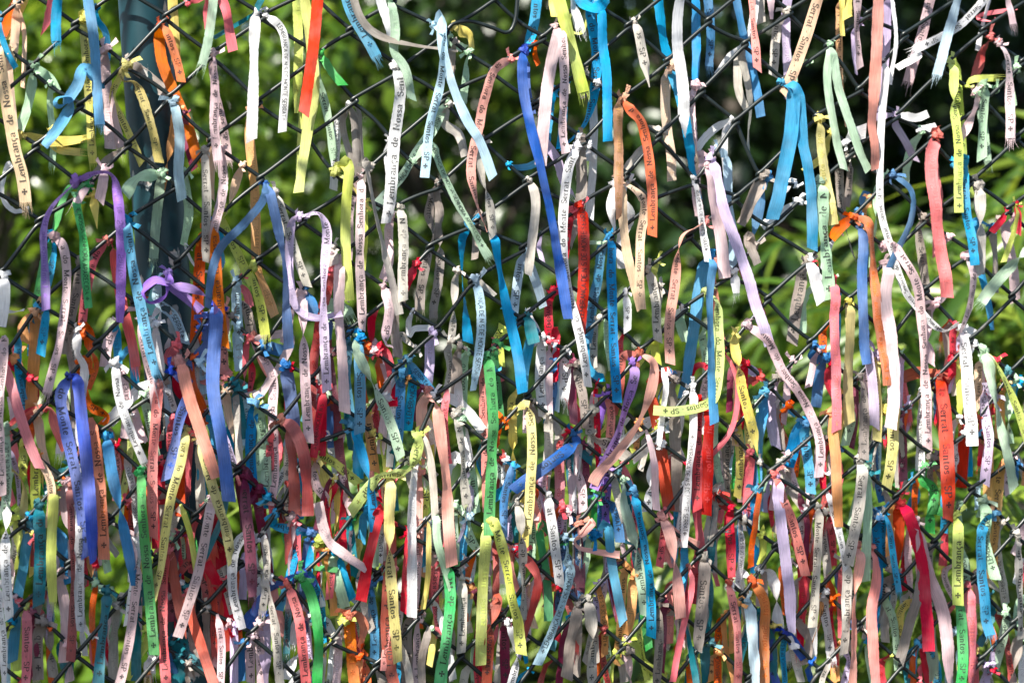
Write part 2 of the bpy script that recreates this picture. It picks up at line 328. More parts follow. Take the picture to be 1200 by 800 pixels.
# ------------------------------------------------------------------ post
pa, pz = plane(172, 0); pb, pz2 = plane(207, 500)
def post_at(z): t = (z - pz) / (pz2 - pz); return to_world(pa + (pb - pa) * t, -.050, z)
root_p = tag(link('fence_post', None, loc=tuple(post_at(0.0))), 'dark teal painted steel post with chipped paint behind the chain-link', 'post')
zz = np.linspace(-.1, 2.35, 30); path = np.array([post_at(z) for z in zz])
v, q = tube(path, .0252, 40)
link('tube', mesh_np('tube', v - path[0] + (path[0] - post_at(0.0)), q, mats=[post_mat()]), root_p)
cp = bmesh.new(); bmesh.ops.create_uvsphere(cp, u_segments=24, v_segments=8, radius=.027)
for vv in cp.verts: vv.co.z = max(vv.co.z, -.012)
cm = bpy.data.meshes.new('cap'); cp.to_mesh(cm); cp.free(); cm.materials.append(WIRE)
for p_ in cm.polygons: p_.use_smooth = True
link('cap', cm, root_p, tuple(path[-1] - post_at(0.0)))

# ------------------------------------------------------------------ chain-link fence: lattice nodes read off the photograph, gaps filled by a smooth fit
NODES = """0,2,36,80 2,2,145,75 4,2,248,65 1,1,88,30 3,1,195,20 1,3,94,124 3,3,199,114 0,4,42,172 2,4,150,170 4,4,248,165 5,1,308,20 5,3,303,120 6,2,372,65
7,1,410,36 8,0,460,2 9,1,522,38 8,2,470,81 7,3,415,118 6,4,362,162 8,4,462,168 9,3,520,115 10,2,577,83 11,1,636,45 13,1,736,31 12,2,681,82 14,2,782,72 15,1,830,25
16,2,873,52 13,3,727,118 14,4,772,160 15,3,822,107 16,4,862,143 12,4,685,165 18,2,970,54 17,3,918,95 19,1,1017,17 18,4,957,137 19,3,1007,105 20,2,1060,42 21,1,1115,0
22,2,1152,36 21,3,1104,80 20,4,1052,135 21,5,1092,162 22,4,1155,118 23,3,1198,73 0,6,46,260 1,5,100,222 2,6,150,258 3,5,206,218 3,7,208,308 4,6,250,260 -1,7,2,320
0,8,48,355 1,7,96,308 2,8,157,355 4,8,255,350 5,7,303,305 6,6,355,258 5,5,305,210 7,5,408,220 7,7,403,298 6,8,350,345 8,6,455,249 9,5,515,217 9,7,504,290 10,6,557,261
11,5,617,213 11,7,613,291 10,8,553,331 9,9,512,386 8,8,460,344 7,9,410,387 12,6,675,244 13,5,735,205 14,6,765,237 15,5,815,212 15,7,808,276 14,8,757,317 13,7,716,279
17,5,890,205 16,6,862,232 16,8,855,322 15,9,802,362 17,7,902,268 18,6,950,222 19,7,997,257 20,6,1040,210 18,8,950,302 17,9,900,350 19,9,996,350 20,8,1046,297 21,7,1085,257
22,6,1140,212 23,7,1182,245 22,8,1138,296 21,9,1085,340 22,10,1137,398 23,9,1186,347 -1,9,8,412 0,10,58,467 1,9,114,403 -1,11,20,512 1,11,120,506 2,10,172,465 3,9,219,413
4,10,272,450 3,11,222,505 4,12,278,550 2,12,170,557 0,12,72,560 5,11,326,495 5,9,304,410 6,12,360,525 7,11,422,494 8,12,479,535 7,13,422,592 9,11,512,464 10,12,569,519 9,13,521,584
11,11,618,463 12,10,661,412 12,12,671,507 11,13,624,563 13,11,712,460 13,13,722,552 14,12,765,511 14,10,752,410 15,13,816,550 16,12,857,505 17,11,903,452 17,13,903,553
18,12,955,505 18,14,953,589 19,13,1005,541 19,11,1000,447 20,12,1047,492 21,11,1090,450 21,13,1095,536 22,12,1137,502 23,11,1184,436 23,13,1186,536 22,14,1139,573 20,14,1050,582
-1,13,26,614 -1,15,28,708 0,14,80,661 1,15,142,703 1,13,130,608 0,16,90,766 3,15,240,710 4,14,283,660 4,16,293,743 5,15,341,686 6,14,386,641 7,15,442,673 8,14,484,627 6,16,388,750
7,17,441,779 8,16,490,722 9,15,533,668 10,16,587,722 9,17,540,767 10,14,578,625 11,15,630,662 12,14,680,610 12,16,680,710 13,15,727,656 14,14,772,610 14,16,775,700 13,17,730,756
15,15,820,648 16,14,865,602 15,17,827,747 16,16,870,697 11,17,637,760 18,16,962,688 17,17,917,742 17,15,908,640 19,17,1007,732 20,16,1055,678 21,15,1095,635 20,18,1057,778
21,17,1102,720 22,16,1142,677 23,15,1188,623 22,18,1150,772 23,17,1187,730 19,15,1010,630 18,18,960,785"""
kn = {}
for t in NODES.split():
    i, j, x, y = map(float, t.split(',')); kn[int(i), int(j)] = (x, y)
KI = np.array(list(kn)); KP = np.array(list(kn.values()))
def feat(i, j): return np.stack([np.ones_like(i), i, j, i * j, i * i, j * j], -1).astype(float)
coef = np.linalg.lstsq(feat(KI[:, 0].astype(float), KI[:, 1].astype(float)), KP, rcond=None)[0]
RES = KP - feat(KI[:, 0].astype(float), KI[:, 1].astype(float)) @ coef
def node(i, j):
    if (i, j) in kn: return np.array(kn[i, j])
    w = 1 / (((KI - [i, j]) ** 2).sum(1) + .5) ** 2
    w = np.where(((KI - [i, j]) ** 2).sum(1) < 20, w, 0); s = (w[:, None] * RES).sum(0) / (w.sum() + .05)
    return feat(np.array(float(i)), np.array(float(j))) @ coef + s
WR = .0020                                   # wire radius
SEG = []                                     # straight wire runs in photo pixels, for tying the ribbons on
fence = tag(link('chain_link_fence', None, loc=tuple(to_world(0, 0, .9))), 'dark green coated chain-link fence hung full of ribbons', 'fence')
F0 = to_world(0, 0, .9)
for k in range(-3, 27):                      # one zigzag wire between node columns k and k+1
    pts = []
    j0 = -7
    while (j0 + k) % 2: j0 += 1
    prev = None
    for n_, j in enumerate(range(j0, 28)):
        left = (n_ % 2 == 0); c = k if left else k + 1
        p = node(c, j); P, sc = plane_np([p])
        a, z = P[0]; s = -1 if left else 1       # bend overshoots the node so that the two wires hook
        if prev is not None: SEG.append((prev, p))
        prev = p
        din, dout = (1, -1) if left else (-1, 1)    # down-left runs lie in front, down-right runs behind
        e = WR * .9
        pts += [(a - s * .0030, din * e, z + .0042), (a + s * .0016, din * e * .8, z + .0016), (a + s * .0026, 0, z), (a + s * .0016, dout * e * .8, z - .0016), (a - s * .0030, dout * e, z - .0042)]
    Pn = np.array(pts); Pn[:, 0] += rng.normal(0, .0002, len(Pn))
    out = [Pn[0]]
    for u in range(1, len(Pn)):
        L = np.linalg.norm(Pn[u] - Pn[u - 1])
        if L > .02:                          # slight sag and bow of a straight run
            for t in (.25, .5, .75):
                m = Pn[u - 1] * (1 - t) + Pn[u] * t; bow = math.sin(t * math.pi) * bo if t != .25 else 0
                if t == .25: bo = rng.normal(0, .0011); bow = bo * .7
                m = m + [bow * .5, 0, bow]; out.append(m)
        out.append(Pn[u])
    Pw = np.array(out); W3 = to_world(Pw[:, 0], Pw[:, 1], Pw[:, 2]); C = catmull(W3, .006) if False else W3
    # smooth only the bends: three passes of corner cutting
    for _ in range(2):
        a_, b_ = C[:-1], C[1:]; C = np.concatenate([C[:1], np.stack([a_ * .75 + b_ * .25, a_ * .25 + b_ * .75], 1).reshape(-1, 3), C[-1:]])
    v, q = tube(C, WR, 10); link('wire', mesh_np('wire', v - F0, q, mats=[WIRE]), fence)
# a snipped wire end bent out sideways near the top
hk, _ = plane_np([(524, 36), (530, 29), (550, 26), (575, 33), (592, 39), (600, 33), (604, 18), (606, -8), (612, -60)])
C = catmull(to_world(hk[:, 0], np.full(len(hk), .004), hk[:, 1]), .003); v, q = tube(C, WR * .95, 10)
link('bent_wire_end', mesh_np('bent_wire_end', v - F0, q, mats=[WIRE]), fence)
SEGA = np.array([s[0] for s in SEG]); SEGB = np.array([s[1] for s in SEG])
def nearest_wire(p, box=None):
    p = np.asarray(p, float); d = SEGB - SEGA; t = np.clip(((p - SEGA) * d).sum(1) / (d * d).sum(1), .04, .96)
    q = SEGA + d * t[:, None]; e = np.linalg.norm(q - p, axis=1); k = e.argmin(); return q[k], e[k]
def wire_above(p, lim=60):
    x, y = p; d = SEGB - SEGA; dx = np.where(abs(d[:, 0]) < 1e-6, 1e-6, d[:, 0]); t = (x - SEGA[:, 0]) / dx
    yy = SEGA[:, 1] + d[:, 1] * t; ok = (t >= 0) & (t <= 1) & (yy <= y + 2) & (yy > y - lim)
    return np.array([x, yy[ok].max()]) if ok.any() else None

# ------------------------------------------------------------------ lettering: pen strokes, drawn here; text lies on the ribbon as thin ink
def arc(cx, cy, rx, ry, a0, a1, n=8):
    a = np.radians(np.linspace(a0, a1, n)); return [(cx + rx * math.cos(t), cy + ry * math.sin(t)) for t in a]
X = .50; H = .74      # x-height, cap height
bowl = lambda cx: arc(cx, X / 2, .17, X / 2 - .025, 0, 360, 11)
SERIF = {
 'L': (.62, [[(.14, 0), (.14, H)], [(.03, .025), (.55, .025), (.57, .2)], [(.03, H - .02), (.27, H - .02)]]),
 'e': (.50, [[(.09, .27), (.42, .27)] , arc(.26, X / 2, .17, X / 2 - .02, 5, 320, 10)]),
 'm': (.90, [[(.13, 0), (.13, X)], [(.13, X - .13)] + arc(.28, X - .15, .14, .13, 150, 0, 6) + [(.42, 0)], [(.42, X - .13)] + arc(.57, X - .15, .14, .13, 150, 0, 6) + [(.71, 0)], [(.04, .02), (.22, .02)], [(.33, .02), (.51, .02)], [(.62, .02), (.82, .02)], [(.03, X - .02), (.13, X - .02)]]),
 'n': (.62, [[(.13, 0), (.13, X)], [(.13, X - .13)] + arc(.29, X - .15, .15, .13, 150, 0, 6) + [(.44, 0)], [(.04, .02), (.23, .02)], [(.34, .02), (.55, .02)], [(.03, X - .02), (.13, X - .02)]]),
 'h': (.62, [[(.13, 0), (.13, H)], [(.13, X - .13)] + arc(.29, X - .15, .15, .13, 150, 0, 6) + [(.44, 0)], [(.04, .02), (.23, .02)], [(.34, .02), (.55, .02)], [(.02, H - .02), (.13, H - .02)]]),
 'b': (.58, [[(.12, 0), (.12, H)], arc(.27, X / 2, .18, X / 2 - .02, 150, -150, 10), [(.01, H - .02), (.12, H - .02)]]),
 'd': (.58, [[(.43, 0), (.43, H)], arc(.27, X / 2, .18, X / 2 - .02, 30, 330, 10), [(.32, H - .02), (.43, H - .02)], [(.43, .02), (.55, .02)]]),
 'r': (.46, [[(.13, 0), (.13, X)], [(.13, X - .16)] + arc(.29, X - .16, .13, .13, 150, 50, 5), [(.04, .02), (.26, .02)], [(.03, X - .02), (.13, X - .02)]]),
 'a': (.54, [arc(.23, X - .14, .16, .12, 160, 0, 6) + [(.39, .05), (.50, .02)], arc(.22, .14, .15, .12, 60, 330, 8)]),
 'ç': (.48, [arc(.25, X / 2, .17, X / 2 - .02, 50, 310, 9), [(.26, 0), (.26, -.08)] , [(.17, -.18), (.27, -.18), (.30, -.10), (.24, -.07)]]),
 'o': (.54, [bowl(.26)]),
 's': (.44, [[(.35, X - .13)] + arc(.21, X - .13, .12, .11, 30, 230, 6) + arc(.23, .14, .13, .12, 50, -150, 6)]),
 't': (.38, [[(.16, X + .14), (.16, .10)] + arc(.26, .10, .10, .08, 180, 330, 5), [(.03, X - .02), (.32, X - .02)]]),
 'N': (.80, [[(.14, 0), (.14, H)], [(.14, H), (.62, .02)], [(.62, 0), (.62, H)], [(.04, .02), (.25, .02)], [(.03, H - .02), (.16, H - .02)], [(.51, H - .02), (.74, H - .02)]]),
 'M': (.96, [[(.15, 0), (.15, H)], [(.15, H), (.46, .04)], [(.46, .04), (.78, H)], [(.78, 0), (.78, H)], [(.04, .02), (.26, .02)], [(.67, .02), (.90, .02)], [(.03, H - .02), (.16, H - .02)], [(.77, H - .02), (.90, H - .02)]]),
 'S': (.60, [[(.50, H - .16)] + arc(.28, H - .19, .19, .17, 20, 225, 7) + arc(.31, .20, .20, .18, 55, -165, 7)]),
 'P': (.64, [[(.15, 0), (.15, H)], [(.15, H - .02), (.36, H - .02)] + arc(.36, H - .2, .19, .18, 90, -90, 7) + [(.15, H - .38)], [(.04, .02), (.28, .02)], [(.03, H - .02), (.15, H - .02)]]),
 '-': (.40, [[(.07, .24), (.32, .24)]]), ' ': (.36, [])}
Hc = .74
CAPS = {
 'A': (.56, [[(.04, 0), (.27, Hc), (.50, 0)], [(.13, .25), (.41, .25)]]), 'B': (.54, [[(.09, 0), (.09, Hc)], [(.09, Hc)] + arc(.28, Hc - .18, .16, .18, 90, -90, 6) + [(.09, Hc - .36)], [(.28, Hc - .36)] + arc(.29, .19, .18, .19, 90, -90, 6) + [(.09, 0)]]),
 'C': (.56, [arc(.31, Hc / 2, .23, Hc / 2, 45, 315, 11)]), 'Ç': (.56, [arc(.31, Hc / 2, .23, Hc / 2, 45, 315, 11), [(.31, 0), (.33, -.1), (.24, -.15)]]),
 'D': (.58, [[(.09, 0), (.09, Hc)], [(.09, Hc), (.25, Hc)] + arc(.25, Hc / 2, .26, Hc / 2, 85, -85, 9) + [(.09, 0)]]),
 'E': (.50, [[(.09, 0), (.09, Hc)], [(.09, Hc), (.45, Hc)], [(.09, .38), (.40, .38)], [(.09, 0), (.45, 0)]]),
 'H': (.60, [[(.09, 0), (.09, Hc)], [(.50, 0), (.50, Hc)], [(.09, .38), (.5, .38)]]), 'I': (.24, [[(.12, 0), (.12, Hc)]]),
 'L': (.46, [[(.09, Hc), (.09, 0), (.43, 0)]]), 'M': (.70, [[(.08, 0), (.08, Hc), (.35, .15), (.62, Hc), (.62, 0)]]),
 'N': (.60, [[(.09, 0), (.09, Hc), (.50, 0), (.50, Hc)]]), 'O': (.60, [arc(.30, Hc / 2, .24, Hc / 2, 0, 360, 13)]),
 'P': (.52, [[(.09, 0), (.09, Hc)], [(.09, Hc)] + arc(.28, Hc - .2, .18, .2, 90, -90, 7) + [(.09, Hc - .4)]]),
 'R': (.55, [[(.09, 0), (.09, Hc)], [(.09, Hc)] + arc(.28, Hc - .19, .18, .19, 90, -90, 7) + [(.09, Hc - .38)], [(.26, .36), (.49, 0)]]),
 'S': (.52, [arc(.26, Hc - .19, .18, .19, 40, 250, 7) + arc(.27, .19, .19, .19, 75, -145, 7)]),
 'T': (.50, [[(.25, 0), (.25, Hc)], [(.02, Hc), (.48, Hc)]]), 'U': (.58, [[(.08, Hc), (.08, .22)] + arc(.29, .22, .21, .22, 180, 360, 7) + [(.50, Hc)]]), ' ': (.26, [])}
def stroke_mesh(pts, thick, thin):
    P = np.array(pts, float)
    if len(P) == 2 or True:               # split long runs so the ink follows the cloth
        out = [P[0]]
        for a, b in zip(P[:-1], P[1:]):
            n = max(1, int(np.linalg.norm(b - a) / .24 + .999))
            out += [a + (b - a) * (t + 1) / n for t in range(n)]
        P = np.array(out)
    T = np.gradient(P, axis=0); T /= np.linalg.norm(T, axis=1)[:, None] + 1e-9
    w = thin + (thick - thin) * abs(T[:, 1]) ** 1.3; Nn = np.stack([-T[:, 1], T[:, 0]], 1) * (w / 2)[:, None]
    V = np.stack([P - Nn, P + Nn], 1).reshape(-1, 2); i = np.arange(len(P) - 1) * 2
    return V, np.stack([i, i + 2, i + 3, i + 1], 1)
def build_font(F, thick, thin):
    out = {}
    for ch, (adv, strokes) in F.items():
        vs, qs, off = [], [], 0
        for n, s in enumerate(strokes):
            v, q = stroke_mesh(s, thick, thin); vs.append(np.column_stack([v, np.full(len(v), n)])); qs.append(q + off); off += len(v)
        out[ch] = (adv, np.vstack(vs) if vs else None, np.vstack(qs) if qs else None)
    return out
FS = build_font(SERIF, .15, .06); FC = build_font(CAPS, .10, .10)
cv, cq = [], []                              # cross with flared arms
for n, (dx, dy) in enumerate(((1, 0), (0, 1), (-1, 0), (0, -1))):
    px_, py_ = -dy, dx
    cv += [(.03 * dx - .05 * px_, .03 * dy - .05 * py_, 0), (.30 * dx - .13 * px_, .30 * dy - .13 * py_, 0), (.30 * dx + .13 * px_, .30 * dy + .13 * py_, 0), (.03 * dx + .05 * px_, .03 * dy + .05 * py_, 0)]
    cq.append([4 * n, 4 * n + 1, 4 * n + 2, 4 * n + 3])
cv += [(-.05, -.05, 1), (.05, -.05, 1), (.05, .05, 1), (-.05, .05, 1)]; cq.append([16, 17, 18, 19])
CROSS = (np.array(cv) + [.36, .34, 0], np.array(cq))
for F in (FS, FC): F['+'] = (.95, *CROSS)
LINES = {'L': '+ Lembrança  de  Nossa  Senhora  do  Monte  Serrat - Santos - SP +', 'C': '+LEMBRANÇA DE N S DE MONTE SERRAT+', 'A': 'LEMBRANÇA DE NOSSA SENHORA APARECIDA +'}
def layout(key):
    F = FS if key == 'L' else FC; vs, qs, off, x = [], [], 0, 0.
    for ch in LINES[key]:
        adv, v, q = F[ch]
        if v is not None:
            vs.append(v + [x, 0, 0]); qs.append(q + off); off += len(v)
        x += adv
    return np.vstack(vs), np.vstack(qs), x
TEXT = {k: layout(k) for k in LINES}
# text code -> (line, does the strand end with the start of the line, seen from the back)
TCODE = {'L': ('L', 1, 0), 'S': ('L', 0, 0), 'l': ('L', 1, 1), 's': ('L', 0, 1), 'C': ('C', 1, 0), 'K': ('C', 0, 0), 'A': ('A', 0, 0)}

